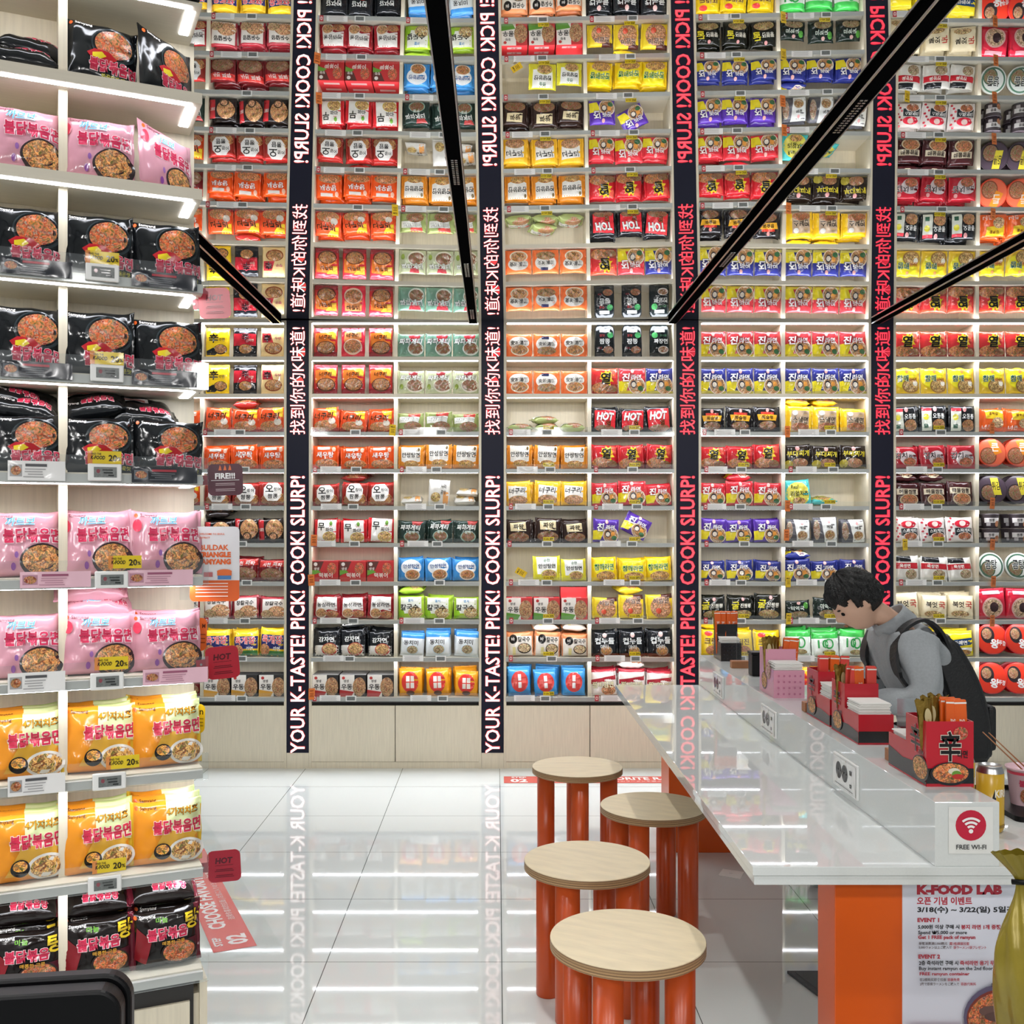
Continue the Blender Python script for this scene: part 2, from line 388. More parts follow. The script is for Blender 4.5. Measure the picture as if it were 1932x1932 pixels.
def make_cup(d, seed=0):
    r = d['w']/2; h_ = d['h']; g = Geo(); c = hx(d['base'])
    g.lathe([(r*.78, 0), (r*.9, h_*.8), (r*.98, h_*.93), (r, h_*.94), (r, h_), (r*.96, h_)], 32, 'gloss', c)
    p = Geo()
    def mp(x, z, lay):
        rr = r*(.78+.12*z/(h_*.8))+.0006+.0004*lay; a = x/r; return (rr*math.sin(a), -rr*math.cos(a), z)
    paint(p, d['art'], 2*r, h_, mp, .01, 'gloss', 'cardfood'); return g.build('cup_body', True), p.build('printed_side')

FL = {}
def fl(key, name, desc, base, art, kind='H', w=.166, h=.145, T=.05, **k):
    FL[key] = dict(key=key, name=name, desc=desc, base=base, art=art, kind=kind, w=w, h=h, T=T, **k)
top = lambda t: (lambda u, v: v > t)
bot = lambda t: (lambda u, v: v < t)
side = lambda t: (lambda u, v: abs(u) > t)
lt = lambda t: (lambda u, v: u < t)
# single packets of the two top rows
V = dict(kind='V', w=.148, h=.185, T=.035)
fl('shinY', 'single_noodle_bag', 'upright yellow single noodle bag', 'f2c81e', [P_([(-.9, .06), (-.2, .06), (.3, .2), (-.3, .3), (-.9, .2)], '1a1a18'), B_(.3, .25, .55, .17), T_('辛', -.3, .63, .34, '151210'), T_('라면', .4, .58, .11, '3a2a10')], **V)
fl('shinB', 'single_noodle_bag', 'red and black single noodle bag', '151519', [R_(0, .58, 1.86, .42, 'b3222e'), B_(.05, .25, .62, .18, '0c0c0c', 'b5793a'), T_('辛', .05, .68, .27, '131013', 'd8505a'), T_('라면', .55, .56, .09, 'e0c0b0')], **V)
fl('shinT', 'single_noodle_bag', 'upright tan single noodle bag', 'e7c98f', [P_([(-.85, .48), (.1, .48), (-.15, .8), (-.85, .8)], 'b23238'), B_(.1, .28, .75, .2, '8b4a2a', 'b98452'), T_('辛', -.42, .63, .27, '151012'), T_('두부', .5, .62, .11, 'a3405c')], **V, bands=[(top(.82), 'f4dc98')])
fl('neoS', 'single_noodle_bag', 'upright red single noodle bag', 'b32a2c', [P_([(-.85, .35), (.85, .35), (.85, .86), (-.85, .8)], 'cf6f28'), P_([(.0, .86), (.9, .86), (.9, .55), (.5, .6)], 'e8b93c'), B_(.05, .3, .78, .23, '5a2a1c', 'b3703c'), T_('너구리', 0, .67, .15, '17100c', 'd9772f', mu=1.35, shear=.15)], **V, bands=[(top(.84), 'd62c3a'), (bot(.16), '86202a')])
fl('neoR', 'single_noodle_bag', 'upright bright red noodle bag pale bowl', 'c8283a', [P_([(-.75, .5), (.75, .5), (.7, .85), (-.7, .85)], 'd8864e'), B_(0, .34, .78, .27, 'e8c8b0', 'bd6a3c'), T_('너구리', 0, .74, .16, '17100c', 'e39a5e', mu=1.35, shear=.15)], **V)
HS = dict(kind='H', w=.166, h=.145, T=.035)
fl('jjaS', 'single_noodle_bag', 'green single noodle bag', '6f9480', [P_([(-.2, .97), (.75, .97), (.55, .62), (-.05, .66)], 'a9323a'), B_(.35, .34, .6, .3, 'd8ded6', '3a261e'), T_('짜파게티', -.02, .66, .27, 'f4f6f2', '20382e', mu=1.75, shear=.2)], **HS)
fl('jjaS2', 'single_noodle_bag', 'pale olive single noodle bag', 'b9bf9a', [P_([(-.2, .97), (.55, .97), (.4, .66), (-.1, .7)], '8e2f34'), B_(.3, .34, .68, .3, 'e4e0cf', '5a3226'), E_(-.72, .3, .14, .12, '7a8a3a'), T_('짜파게티', 0, .68, .24, 'f7f7ef', '39402e', mu=1.7, shear=.2)], **HS)
fl('anS', 'single_noodle_bag', 'orange single noodle bag white label', 'dd6d3a', [E_(0, .6, .76, .27, 'f2eee6'), B_(.05, .28, .68, .24, 'e9dcc4', 'b97f46'), T_('安城湯麵', .02, .6, .2, '1c1614', mu=1.3)], **HS)
fl('anS2', 'single_noodle_bag', 'orange noodle bag navy tab above label', 'de6f3a', [E_(0, .55, .8, .33, 'f2eee6'), R_(-.1, .82, .55, .13, '2a2c4c'), F_(0, .25, .72, .18, '8a6a42'), T_('安城湯麵', .02, .55, .18, '1c1614', mu=1.3)], **HS)
fl('pouch', 'noodle_pouch', 'black hanging pouch red noodle title', '15191c', [R_(0, .77, 1.0, .1, 'dfe2e2'), E_(.55, .63, .3, .09, '3f8a52'), T_('불맛', -.25, .62, .08, '9a3436'), T_('짬뽕', 0, .45, .16, 'f2f2f0', mu=1.5), F_(.35, .2, .5, .1, '8c4a44'), T_('매운', -.45, .25, .06, '8a3038')], 'V', .125, .215, .04, prof=lambda v: 1-.45*max(0, (v-.8)/.2)**1.6)
fl('pouch2', 'noodle_pouch', 'black hanging pouch white noodle title', '13191a', [R_(0, .77, 1.0, .1, 'dfe2e2'), E_(-.5, .63, .3, .09, '4a9a58'), T_('로스팅', .35, .62, .07, '3f6a4a'), T_('짜장면', .1, .45, .14, 'f2f2f0', mu=1.6), E_(.35, .2, .52, .11, 'c9c2bc'), F_(.35, .21, .45, .08, '6a4844')], 'V', .125, .215, .04, prof=lambda v: 1-.45*max(0, (v-.8)/.2)**1.6)
def jin(c, c2, **k):
    return [P_([(-1, .1), (-.45, .1), (-.15, .55), (-1, .5)], 'e6d52c'), E_(.35, .32, .66, .34, 'f0e4d2'), F_(.35, .31, .6, .3, 'b98a5c'), E_(.1, .36, .22, .15, '2a2a36'), E_(.1, .35, .16, .1, 'e8dccb'), E_(.5, .36, .16, .11, 'e8a04c'), E_(.62, .2, .22, .1, '3d6a44'), E_(.0, .88, .12, .09, 'e0a8a2'),
            T_('진', -.48, .64, .33, 'f7f4f2', c2, mu=.75, bold=.045, shear=.15, ow=.07), T_('라면', .28, .64, .22, 'f7f4f2', c2, mu=.85, shear=.1, ow=.06)]
fl('jinRS', 'single_noodle_bag', 'red and yellow single noodle bag', 'b8363c', jin('r', '9a2228'), **{**HS, 'h': .16}, bands=[(bot(.12), 'c8b43a')])
fl('jinBS', 'single_noodle_bag', 'navy and yellow single noodle bag', '2b2f74', jin('b', '1c2058'), **{**HS, 'h': .16}, bands=[(bot(.12), 'b8ae5a')])
def yeol(): return [('s', .15, .6, .62, .42, 'f0cf2e'), P_([(.4, .95), (.95, .9), (.8, .6), (.55, .62)], 'd65a4a'), F_(-.3, .22, .66, .22, 'b5683a'), F_(.5, .18, .45, .14, '5a3a34'), T_('열', .08, .6, .46, '14100c', 'f2d83a', mu=.85, bold=.055, shear=.12, ow=.05)]
fl('yeolS', 'single_noodle_bag', 'red single noodle bag yellow flash', 'c22f30', yeol(), **{**HS, 'h': .16}, bands=[(bot(.34), '8a3a30'), (top(.88), 'e8442e')])
fl('chamS', 'single_noodle_bag', 'yellow single sesame noodle bag', 'dcb930', [E_(-.1, .62, .84, .42, 'e6d92a'), E_(.3, .3, .66, .28, 'a07a42'), F_(.3, .31, .56, .23, 'd8bd7c'), E_(.62, .4, .18, .11, 'f0ead8'), E_(0, .88, .11, .08, 'c98a4a'), T_('참깨', -.3, .6, .26, '1f5a5c', 'e9eec0', mu=.85), T_('라면', .45, .55, .17, 'b5602c', mu=.6)], **{**HS, 'h': .16})
# big bags
fl('neo', 'spicy_noodle_bag', 'orange and red noodle bag', 'cf4a24', [P_([(0, 1), (.85, .98), (.85, .55), (.35, .72)], 'eacb32'), F_(0, .22, .84, .22, 'b8734a'), E_(.5, .4, .26, .14, 'dcd5c8'), T_('너구리', -.08, .63, .28, '16100c', 'df6a34', mu=1.45, shear=.2)], bands=[(bot(.1), '8f2420')])
fl('saeu', 'shrimp_noodle_bag', 'bright orange noodle bag', 'e0531c', [R_(-.1, .86, .9, .13, 'd9d4cc'), E_(.65, .82, .13, .11, 'e9b9a0'), F_(.1, .18, .84, .2, 'cf7a4a'), T_('새우탕', 0, .57, .25, 'f6f2ec', 'a83214', mu=1.4)])
fl('ojing', 'squid_noodle_bag', 'dark noodle bag octagon label', '8c2a22', [F_(0, .22, .9, .26, '7a4a34'), F_(.6, .3, .3, .2, 'c98a4a'), P_([(-.35, .95), (.35, .95), (.66, .72), (.66, .38), (.35, .15), (-.35, .15), (-.66, .38), (-.66, .72)], 'f2f0ec'), T_('오', -.25, .7, .32, '141214', mu=.6), T_('징어', .32, .66, .16, '1c1a1c', mu=.6), T_('짬뽕', 0, .36, .22, '1c1a1c', mu=.9)], bands=[(top(.86), 'b8302c')])
fl('budae', 'stew_noodle_bag', 'black noodle bag with pot', '221a18', [R_(-.72, .55, .42, .85, 'b32a2e'), T_('부대찌개', -.72, .55, .16, 'f4e9e2', mu=.38), F_(.25, .55, .64, .42, 'c99064'), E_(.15, .22, .34, .2, '3c2c22'), F_(.15, .25, .26, .13, 'd9a284')])
fl('bibim', 'dark_red_noodle_bag', 'dark red noodle bag', '6e1a1e', [P_([(-.95, .62), (.95, .7), (.95, .98), (-.95, .92)], 'c63a34'), F_(0, .28, .86, .3, '5c3a34'), T_('사천', -.4, .75, .2, 'f2e6e0', mu=.6, shear=.2), T_('짜파', .4, .78, .2, 'f2e6e0', mu=.7, shear=.2)])
fl('jangkal', 'red_white_noodle_bag', 'white noodle bag dark rim', 'ece4dc', [F_(.25, .28, .68, .28, 'd9a884'), F_(-.5, .2, .45, .18, 'b9a284'), T_('장칼국수', 0, .68, .2, '1e1a1a', mu=1.5, shear=.1)], bands=[(top(.85), '9c2a34'), (side(.84), '8a2630')])
fl('yuk', 'yellow_blue_noodle_bag', 'yellow and navy noodle bag', 'f0c52c', [R_(0, .52, 1.9, .5, '252a6a'), R_(0, .1, 1.9, .2, '3f7a3c'), F_(-.55, .22, .42, .22, 'c8845a'), T_('육개장', 0, .6, .3, 'd93a4a', 'f6efe8', mu=1.6), T_('라면', .4, .28, .14, 'f2f0ea', mu=.6)], h=.165)
BX = dict(kind='box', w=.165, h=.135, T=.07)
def udon(c): return [R_(-.42, .5, 1.1, 1, 'efeae2'), P_([(-1, 0), (-.1, 0), (.1, .22), (-1, .32)], c), F_(.5, .45, .5, .44, 'b08a6a'), E_(-.7, .86, .12, .07, 'b8322e'), T_('생생', -.5, .72, .13, '4a4442', mu=.6), T_('우동', -.45, .45, .26, '16120f', mu=.85)]
fl('udonW', 'noodle_box', 'dark noodle box amber corner', '1d1b1a', udon('d9a13a'), **BX, topc='262628')
fl('udonR', 'noodle_box', 'dark noodle box red corner', '1d1b1a', udon('b52e30'), **BX, topc='7c7a78')
fl('udonB', 'noodle_box', 'red noodle box green corner', 'c43234', udon('5f9a36'), **BX, topc='d8343a', topart=[R_(0, .5, 1.1, .4, 'f0e6e4'), T_('우동', 0, .5, .3, 'b32a2c')])
fl('mupa', 'white_red_noodle_bag', 'white noodle bag with red edges', 'c3262c', [R_(0, .5, 1.5, .96, 'efece6'), B_(.25, .22, .52, .22, 'c9b05a', 'd2b272'), T_('무', -.42, .66, .34, '1c1a1a', mu=.55), T_('파마', .25, .52, .2, '2a2626', mu=.6), E_(.35, .8, .12, .1, '6a9a3a')])
fl('tteok', 'rice_cake_box', 'red rice cake box', 'c22a2c', [P_([(-.98, .22), (-.98, .98), (-.1, .98), (-.35, .6)], '5a2a22'), P_([(-.98, .3), (-.3, .45), (-.55, .55), (-.98, .55)], '6aa338'), E_(-.72, .84, .14, .09, 'e9e0da'), T_('생생', -.65, .62, .14, 'e8ddd6', mu=.5), F_(.5, .62, .36, .3, 'd6493a'), T_('떡볶이', .05, .3, .24, 'f5ebe2', mu=1.4)], kind='box', w=.166, h=.128, T=.09, topc='d6353c', topart=[R_(0, .5, 1.2, .3, 'f0d8d6')])
fl('nong', 'white_dark_red_noodle_bag', 'white noodle bag with maroon ends', '96232a', [P_([(-.78, .2), (-.7, .97), (.75, .97), (.8, .35), (.2, .42)], 'ece9e4'), B_(-.35, .24, .44, .22, 'e6d6c2', 'b98a62'), F_(.45, .2, .45, .16, 'a8603c'), T_('농심라면', 0, .62, .2, '24201f', mu=1.35)])
fl('gamja', 'black_potato_noodle_bag', 'black and white potato noodle bag', '121417', [R_(0, .2, 1.8, .4, 'd9d5cd'), B_(.25, .25, .58, .24, 'b23a34', 'd6b07c'), T_('감자면', 0, .62, .2, 'f3f2ee', mu=1.5)], h=.17)
fl('jjaM', 'olive_noodle_bag', 'olive black bean noodle bag', '8f9a5e', [P_([(-.2, 1), (.8, 1), (.7, .7), (-.1, .72)], 'b8423a'), R_(-.1, .6, 1.5, .34, 'f0efe8'), F_(.2, .24, .66, .26, '6a3e2c'), T_('짜파게티', 0, .62, .24, 'f6f6f0', '39442e', mu=1.5, shear=.2)], h=.125)
fl('anseong', 'amber_white_noodle_bag', 'white noodle bag with amber ends', 'd98a2a', [P_([(-.72, .32), (-.76, .98), (.76, .98), (.72, .32), (.4, .24), (-.4, .24)], 'edeae3'), B_(.05, .17, .62, .18, 'c98a34', 'c7a050'), E_(.62, .86, .09, .08, '6a5a3a'), T_('안성탕면', 0, .6, .23, '1f1c1a', mu=1.4)])
fl('sari', 'white_soup_bag', 'white soup noodle bag amber band', 'dcdad4', [R_(.6, .3, .5, .5, 'e0a060'), B_(-.35, .3, .5, .22, 'd0c8ba', 'c8b878'), T_('사리', .35, .75, .18, '2a2624', mu=.5), T_('곰탕', .35, .52, .16, '4a4642', mu=.5)], kind='V', w=.135, h=.155, T=.05)
fl('jjaB', 'dark_green_noodle_bag', 'dark green black bean noodle bag', '24352f', [P_([(0, .98), (.85, .98), (.6, .78), (.1, .8)], 'a03432'), B_(.1, .25, .6, .26, '8fb0a2', '4a2e26'), T_('짜파게티', -.05, .68, .25, 'f2f4f0', '1a2a24', mu=1.5, shear=.2), T_('블랙', .05, .46, .14, 'cfe0d6', mu=.6)])
fl('anB', 'blue_white_noodle_bag', 'blue and white noodle bag', '3f8ac8', [E_(0, .6, .8, .34, 'eef2f4'), B_(.1, .26, .6, .24, 'e8dcc8', 'b3703c'), T_('안성탕면', 0, .64, .19, '1f4a86', mu=1.35)])
fl('kal', 'green_noodle_bag', 'lime green and white noodle bag', 'a5c63a', [R_(0, .6, 1.6, .72, 'eef0e4'), F_(.35, .28, .55, .26, 'cfc08a'), E_(-.75, .22, .25, .2, '8fbf2e'), T_('멸치', 0, .82, .13, '3a7aa8', mu=.5), T_('칼국수', -.1, .52, .28, '16160f', mu=1.5)])
fl('dung', 'cold_noodle_bag', 'white noodle bag with blue top', 'e6ecee', [B_(.05, .26, .52, .2, 'cfe0e8', '9aa08a'), T_('동치미', -.1, .56, .2, '24262c', 'f6f8f8', mu=1.4)], kind='V', w=.15, h=.165, T=.045, bands=[(top(.72), '3a86c6')])
fl('orangeC', 'amber_round_label_bag', 'amber noodle bag red round label', 'e8a020', [E_(0, .5, .72, .38, 'd8382e'), R_(-.18, .62, .3, .2, 'f3eee4'), R_(.2, .62, .3, .2, 'e6dccf'), R_(-.18, .38, .3, .2, 'e6dccf'), R_(.2, .38, .3, .2, 'f3eee4'), E_(0, .1, .35, .09, '5a3a2a')], kind='V', w=.15, h=.17, T=.05)
fl('blueC', 'blue_round_label_bag', 'sky blue noodle bag red round label', '3f90cc', [E_(0, .48, .74, .36, 'd0423e'), R_(0, .62, .28, .22, 'f0f0ee'), R_(-.38, .5, .34, .16, 'e0645c'), R_(.38, .5, .34, .16, 'e0645c'), R_(0, .36, .28, .2, 'f0f0ee')], kind='V', w=.15, h=.18, T=.05)
fl('neoY', 'yellow_white_noodle_bag', 'yellow noodle bag white middle', 'eab52c', [P_([(-.7, .3), (-.72, .82), (.72, .74), (.7, .3)], 'f0eee8'), F_(0, .2, .74, .2, 'b98a6a'), T_('너구리', -.02, .6, .25, '171513', 'f2f0ea', mu=1.3, shear=.2)], h=.155)
fl('jjaw', 'brown_noodle_bag', 'dark brown noodle bag cream label', '2c1c17', [P_([(-.6, .5), (-.66, .86), (.55, .9), (.6, .5)], 'e3d3a8'), F_(0, .22, .8, .22, '4a2018'), T_('짜왕', 0, .69, .24, '1c1410', mu=1.0)])
fl('anY', 'lime_white_noodle_bag', 'white noodle bag with lime ends', 'dfd83a', [P_([(-.7, .25), (-.76, .96), (.76, .96), (.72, .25)], 'f0f1ec'), B_(.15, .22, .6, .22, 'c8c040', 'b99a62'), T_('순한', 0, .82, .14, '3a6a4a', mu=.5), T_('안성탕면', 0, .58, .19, '1c1c1a', mu=1.3)])
fl('kalB', 'cream_brown_noodle_bag', 'cream noodle bag black seal', 'e9e3d8', [E_(-.45, .7, .3, .2, '1b1816'), T_('바', -.45, .7, .16, 'f0ece6', mu=.3), T_('칼국수', .35, .68, .22, '1b1816', mu=.9), B_(.35, .3, .5, .22, '2a221c', 'cfc4a4'), R_(-.4, .2, .22, .32, 'e6dc9a')], bands=[(top(.84), 'd98a5a'), (side(.9), 'c98054')])
fl('hot', 'black_red_noodle_bag', 'black and red noodle bag big lettering', '17171a', [P_([(-.8, .1), (-.82, .85), (.82, .9), (.8, .1)], 'cf2c34'), F_(0, .12, .75, .14, '6a2a22'), T_('HOT', 0, .62, .34, 'f7f4f2', '3a1216', mu=1.35, bold=.07, shear=.2), T_('열', .25, .32, .22, '171210', 'd0622c', mu=.5)], h=.155)
fl('yeol', 'red_flash_noodle_bag', 'red noodle bag yellow flash', 'c0242c', yeol(), bands=[(bot(.3), '7c2c26')])
fl('jinR', 'red_noodle_bag', 'red and yellow noodle bag', 'c9303a', jin('r', '9a2228'))
fl('jinP', 'purple_noodle_bag', 'purple and yellow noodle bag', '55339a', jin('p', '36206e'))
fl('jinW', 'blue_noodle_bag', 'navy noodle bag white lettering', '28307a', jin('b', '1c2466'), h=.13)
fl('cham', 'yellow_noodle_bag', 'yellow noodle bag green lettering', 'ecc81c', [E_(0, .6, .86, .42, 'ecdf20'), F_(.1, .2, .74, .2, 'd3a85a'), T_('참깨라면', 0, .58, .27, '17693a', 'eef2b8', mu=1.5)])
fl('bibimY', 'yellow_pink_noodle_bag', 'yellow noodle bag pink noodle picture', 'e6ca30', [F_(.12, .45, .8, .44, 'd29a7a'), E_(-.1, .3, .2, .12, 'd8553a'), T_('비빔면', .15, .72, .24, '3a1c18', 'f0d8c8', mu=1.3, shear=.2)], bands=[(lambda u, v: v > .82 and u > .1, '4a2420')])
fl('mara', 'black_noodle_bag', 'black noodle bag white lettering', '17191c', [E_(0, .84, .16, .1, 'd8b0aa'), B_(.1, .2, .46, .2, '8f8a80', 'b8854a'), T_('컵누들', 0, .6, .26, 'eef0ee', mu=1.5), T_('마라', 0, .36, .18, 'e0e2e0', mu=.8)], h=.165)
fl('jinbi', 'white_maroon_noodle_bag', 'white and maroon noodle bag', 'ece4de', [P_([(-.95, .6), (.95, .74), (.95, .58), (-.95, .44)], 'a52834'), F_(.35, .2, .55, .2, 'c98a6a'), T_('찜비빔면', -.05, .4, .24, 'f0e8c0', '3a1a18', mu=1.6)], h=.16, bands=[(top(.86), 'b02c3a')])
fl('jjas', 'black_amber_label_bag', 'black noodle bag amber label', '151214', [E_(0, .84, .12, .08, 'd88a84'), R_(0, .7, 1.0, .12, 'c03a2c'), P_([(-.66, .42), (-.76, .66), (.76, .66), (.66, .42)], 'e0a62a'), T_('짜슐랭', 0, .54, .16, '1c1410', mu=1.1), B_(0, .2, .7, .2, '3a1c14', '5a3024')], h=.155)
fl('snack', 'yellow_brown_noodle_bag', 'yellow noodle bag brown picture panel', 'e7bb22', [R_(.1, .42, 1.35, .8, 'b39a80'), E_(-.3, .72, .2, .1, 'e8e6e0'), F_(.1, .18, .66, .16, '9a4a2a'), T_('스낵면', .1, .45, .26, '241a16', 'd0bca4', mu=1.2, shear=.15)], h=.155)
fl('budB', 'dark_brown_noodle_bag', 'dark brown noodle bag yellow lettering', '241a14', [E_(.0, .84, .15, .1, 'd89a98'), F_(.1, .22, .6, .2, '9a6a52'), E_(-.7, .18, .3, .18, 'a89a3a'), T_('부대찌개', .05, .62, .25, 'e2cf3a', mu=1.7, shear=.15)], bands=[(bot(.08), '6a5a24')])
fl('cheese', 'teal_cheese_noodle_bag', 'teal and yellow noodle bag', '46b5b5', [E_(0, .45, .92, .46, 'd8cf58'), F_(0, .16, .5, .14, 'c99a5a'), T_('Real', -.25, .72, .16, '2c3a24', mu=.6, shear=.2), T_('리얼치즈', .1, .45, .22, '24301c', mu=1.4)], T=.035, h=.16)
fl('memil', 'grey_noodle_bag', 'grey and white noodle bag', '55545a', [P_([(-.05, 0), (-.35, 1), (.9, 1), (.95, 0)], 'e9ebe8'), F_(-.7, .5, .26, .4, '8f8e90'), B_(.35, .28, .42, .2, 'c8b8a0', '9a7a52'), T_('메밀', .35, .62, .14, '2c2c2c', mu=.7), E_(.3, .82, .1, .07, 'e0a4a4')], kind='V', w=.15, h=.15, T=.045)
fl('gul', 'black_yellow_title_bag', 'black noodle bag yellow title', '15160f', [E_(.2, .86, .12, .08, 'd89a98'), F_(.1, .18, .74, .18, '8a8a5a'), T_('굴', -.42, .58, .34, 'e8da2e', mu=.6, shear=.15), T_('진짬뽕', .38, .56, .2, 'eae6d8', mu=.9, shear=.15)])
fl('cream', 'yellow_cream_noodle_bag', 'yellow noodle bag brown lettering', 'e8c81c', [F_(.1, .2, .7, .2, 'b5643c'), E_(-.4, .84, .3, .1, 'c63a34'), T_('크림진', 0, .55, .26, '5a2418', 'f0df6a', mu=1.4)], h=.165)
fl('blackG', 'black_green_noodle_bag', 'black and dark green noodle bag', '15211b', [E_(.1, .84, .14, .09, 'c9a09a'), F_(.1, .2, .7, .2, '6a7a62'), E_(.65, .7, .2, .18, '4f8f3a'), T_('미역국', 0, .56, .24, 'dfe8dc', mu=1.5)], h=.125)
fl('ten', 'green_white_noodle_bag', 'green and white noodle bag', 'ecf2ea', [T_('10', -.2, .5, .36, '2f9a4a', mu=.9), E_(.25, .5, .34, .22, '3aa452', r0=.7), F_(.2, .15, .5, .1, 'a8b084')], h=.165, bands=[(top(.72), '3fae4c')])
fl('odong', 'black_white_noodle_bag', 'black noodle bag white patches', '191a1c', [R_(-.5, .45, .7, .85, 'dcdfd2'), R_(-.5, .84, .7, .12, 'c23a44'), E_(-.55, .55, .2, .12, 'd8cf3a'), R_(-.55, .2, .3, .16, '2f5a44'), F_(.4, .24, .5, .22, 'b3805c'), E_(.1, .85, .14, .1, 'e0a09e'), T_('오동통', .38, .58, .2, 'f2f2ee', '2a2c2c', mu=.9)], h=.16)
fl('kimchi', 'crimson_noodle_bag', 'crimson noodle bag dark title', 'a81f2c', [E_(.25, .42, .68, .34, 'cfc2c2'), F_(.3, .26, .5, .2, 'b54a3a'), E_(-.55, .82, .14, .09, 'd89a98'), T_('김치', -.35, .55, .28, '1a1214', 'e0cfcf', mu=.85), T_('라면', .5, .52, .18, '1a1214', mu=.6)])
fl('haemul', 'maroon_noodle_bag', 'maroon noodle bag cream band', '3f1a1c', [R_(0, .6, 1.6, .26, 'd9cbb0'), B_(.1, .24, .72, .26, 'd6c6a4', 'b86a4a'), T_('해물짬뽕', 0, .6, .2, '241414', mu=1.4)])
fl('spag', 'dotted_pasta_bag', 'white pasta bag with red dots', 'eee6e2', [E_(.15, .72, .6, .16, 'c4283a'), E_(.15, .74, .24, .11, 'eed0c8'), *[E_(-.8+.12*(i % 3), .1+.12*i, .08, .045, 'b5303e') for i in range(8)], R_(.2, .4, 1.3, .3, '20262a'), B_(.25, .2, .55, .18, 'e9e0d8', 'b5543a'), T_('스파게티', .2, .45, .15, 'f3f3ef', mu=1.2)], h=.155)
fl('jjam', 'white_black_noodle_bag', 'black and white noodle bag red band', 'e4e2da', [R_(0, .6, 1.9, .24, 'b5222c'), R_(-.3, .88, 1.2, .22, '16171a'), B_(.3, .25, .55, .24, 'e9e6de', '9a9a8a'), T_('육쌈면', -.2, .6, .16, 'f2ece4', mu=1.1)], h=.155)
fl('buk', 'cream_soup_bag', 'cream soup bag black and red lettering', 'e9dcb9', [F_(-.1, .18, .7, .14, 'cdbb8e'), T_('북엇', -.25, .58, .26, '29211c', mu=.9), T_('국', .55, .58, .3, 'b8382e', mu=.5)], kind='V', w=.16, h=.16, T=.045)
fl('curry', 'yellow_blue_curry_bag', 'yellow and blue noodle bag', 'e8d426', [P_([(-.9, .35), (.9, .45), (.9, .72), (-.9, .62)], '20406a'), R_(0, .26, 1.7, .14, 'f0f0ea'), F_(.1, .14, .7, .12, 'b08a4a'), T_('카레면', 0, .53, .17, 'f4f2e8', mu=1.3)], kind='V', w=.16, h=.165, T=.045)
fl('mixed', 'green_yellow_noodle_bag', 'multicoloured noodle bag', '4f8a3a', [R_(0, .62, 1.7, .4, 'e9e2d8'), F_(0, .2, .7, .2, 'b5723c'), T_('비빔면', 0, .62, .24, 'b5283a', mu=1.2)], bands=[(top(.85), 'e0b82c')])
fl('orangeP', 'orange_noodle_bag', 'orange noodle bag yellow panel', 'd65a22', [P_([(-.55, .55), (-.6, .95), (.75, .95), (.85, .5)], 'ecc82e'), F_(.35, .38, .45, .24, 'cfb89a'), T_('열튀김', 0, .78, .14, '5a1c14', mu=.9), T_('너큰', -.5, .16, .2, 'f2dcd0', mu=.8)])
def lid(c1, c2): return [E_(0, .5, .93, .465, c1), E_(-.25, .38, .55, .3, c2), F_(-.25, .38, .48, .26, c2)]
fl('bowlO', 'noodle_bowl', 'orange-lidded noodle bowl', 'd8452a', lid('e36a4a', '8a4a34')+[P_([(-.2, .9), (.3, .98), (.7, .5), (.2, .4)], 'e8902c'), T_('큰', .25, .68, .3, 'f4ece2', mu=.5)], 'bowl', .185, .185, .07)
fl('bowlD', 'noodle_bowl', 'dark-lidded noodle bowl', '3a2c34', lid('453842', '2a2226')+[P_([(-.1, .9), (.4, .9), (.6, .3), (.1, .3)], 'd8c83a'), T_('튀김', .25, .62, .3, '2a2226', mu=.5)], 'bowl', .185, .185, .07)
fl('bowlG', 'noodle_bowl', 'white and green noodle bowl', 'd9ddd6', lid('e3e6e0', '3d5a48')+[E_(0, .5, .9, .45, '4a6a56', .86), T_('곰탕', 0, .55, .36, '2a2a28', 'e9ece6', mu=.9)], 'bowl', .17, .17, .07)
fl('wang', 'noodle_bowl', 'red-lidded noodle bowl', 'c41c24', [E_(0, .5, .95, .475, 'd9361f'), E_(-.25, .62, .42, .26, '2b2022'), F_(-.3, .65, .3, .17, '8a6450'), T_('왕', .15, .34, .3, 'f6f1ec', mu=.6, bold=.06, rot=-.2), T_('뚜껑', .6, .36, .16, 'f6f1ec', mu=.4, rot=-.2)], 'bowl', .2, .2, .07)
fl('redP', 'red_bowl_pouch', 'red pouch round picture window', 'c4243a', [E_(.0, .36, .72, .34, 'e6b4ae'), F_(0, .36, .62, .29, 'd8c2b0'), E_(.1, .38, .3, .16, '3a2426'), R_(0, .86, 1.2, .12, 'e89aa2')], 'V', .175, .19, .05)
fl('cupG', 'noodle_cup', 'grey and white noodle cup', '4a4146', [R_(0, .55, 2.2, .34, 'e6e2e0'), T_('짬뽕', -.2, .55, .22, '241c1e', mu=.9), F_(.55, .3, .35, .22, 'a8634a'), R_(-.6, .26, .5, .2, 'b5aeb0')], 'cup', .115, .09, .1)
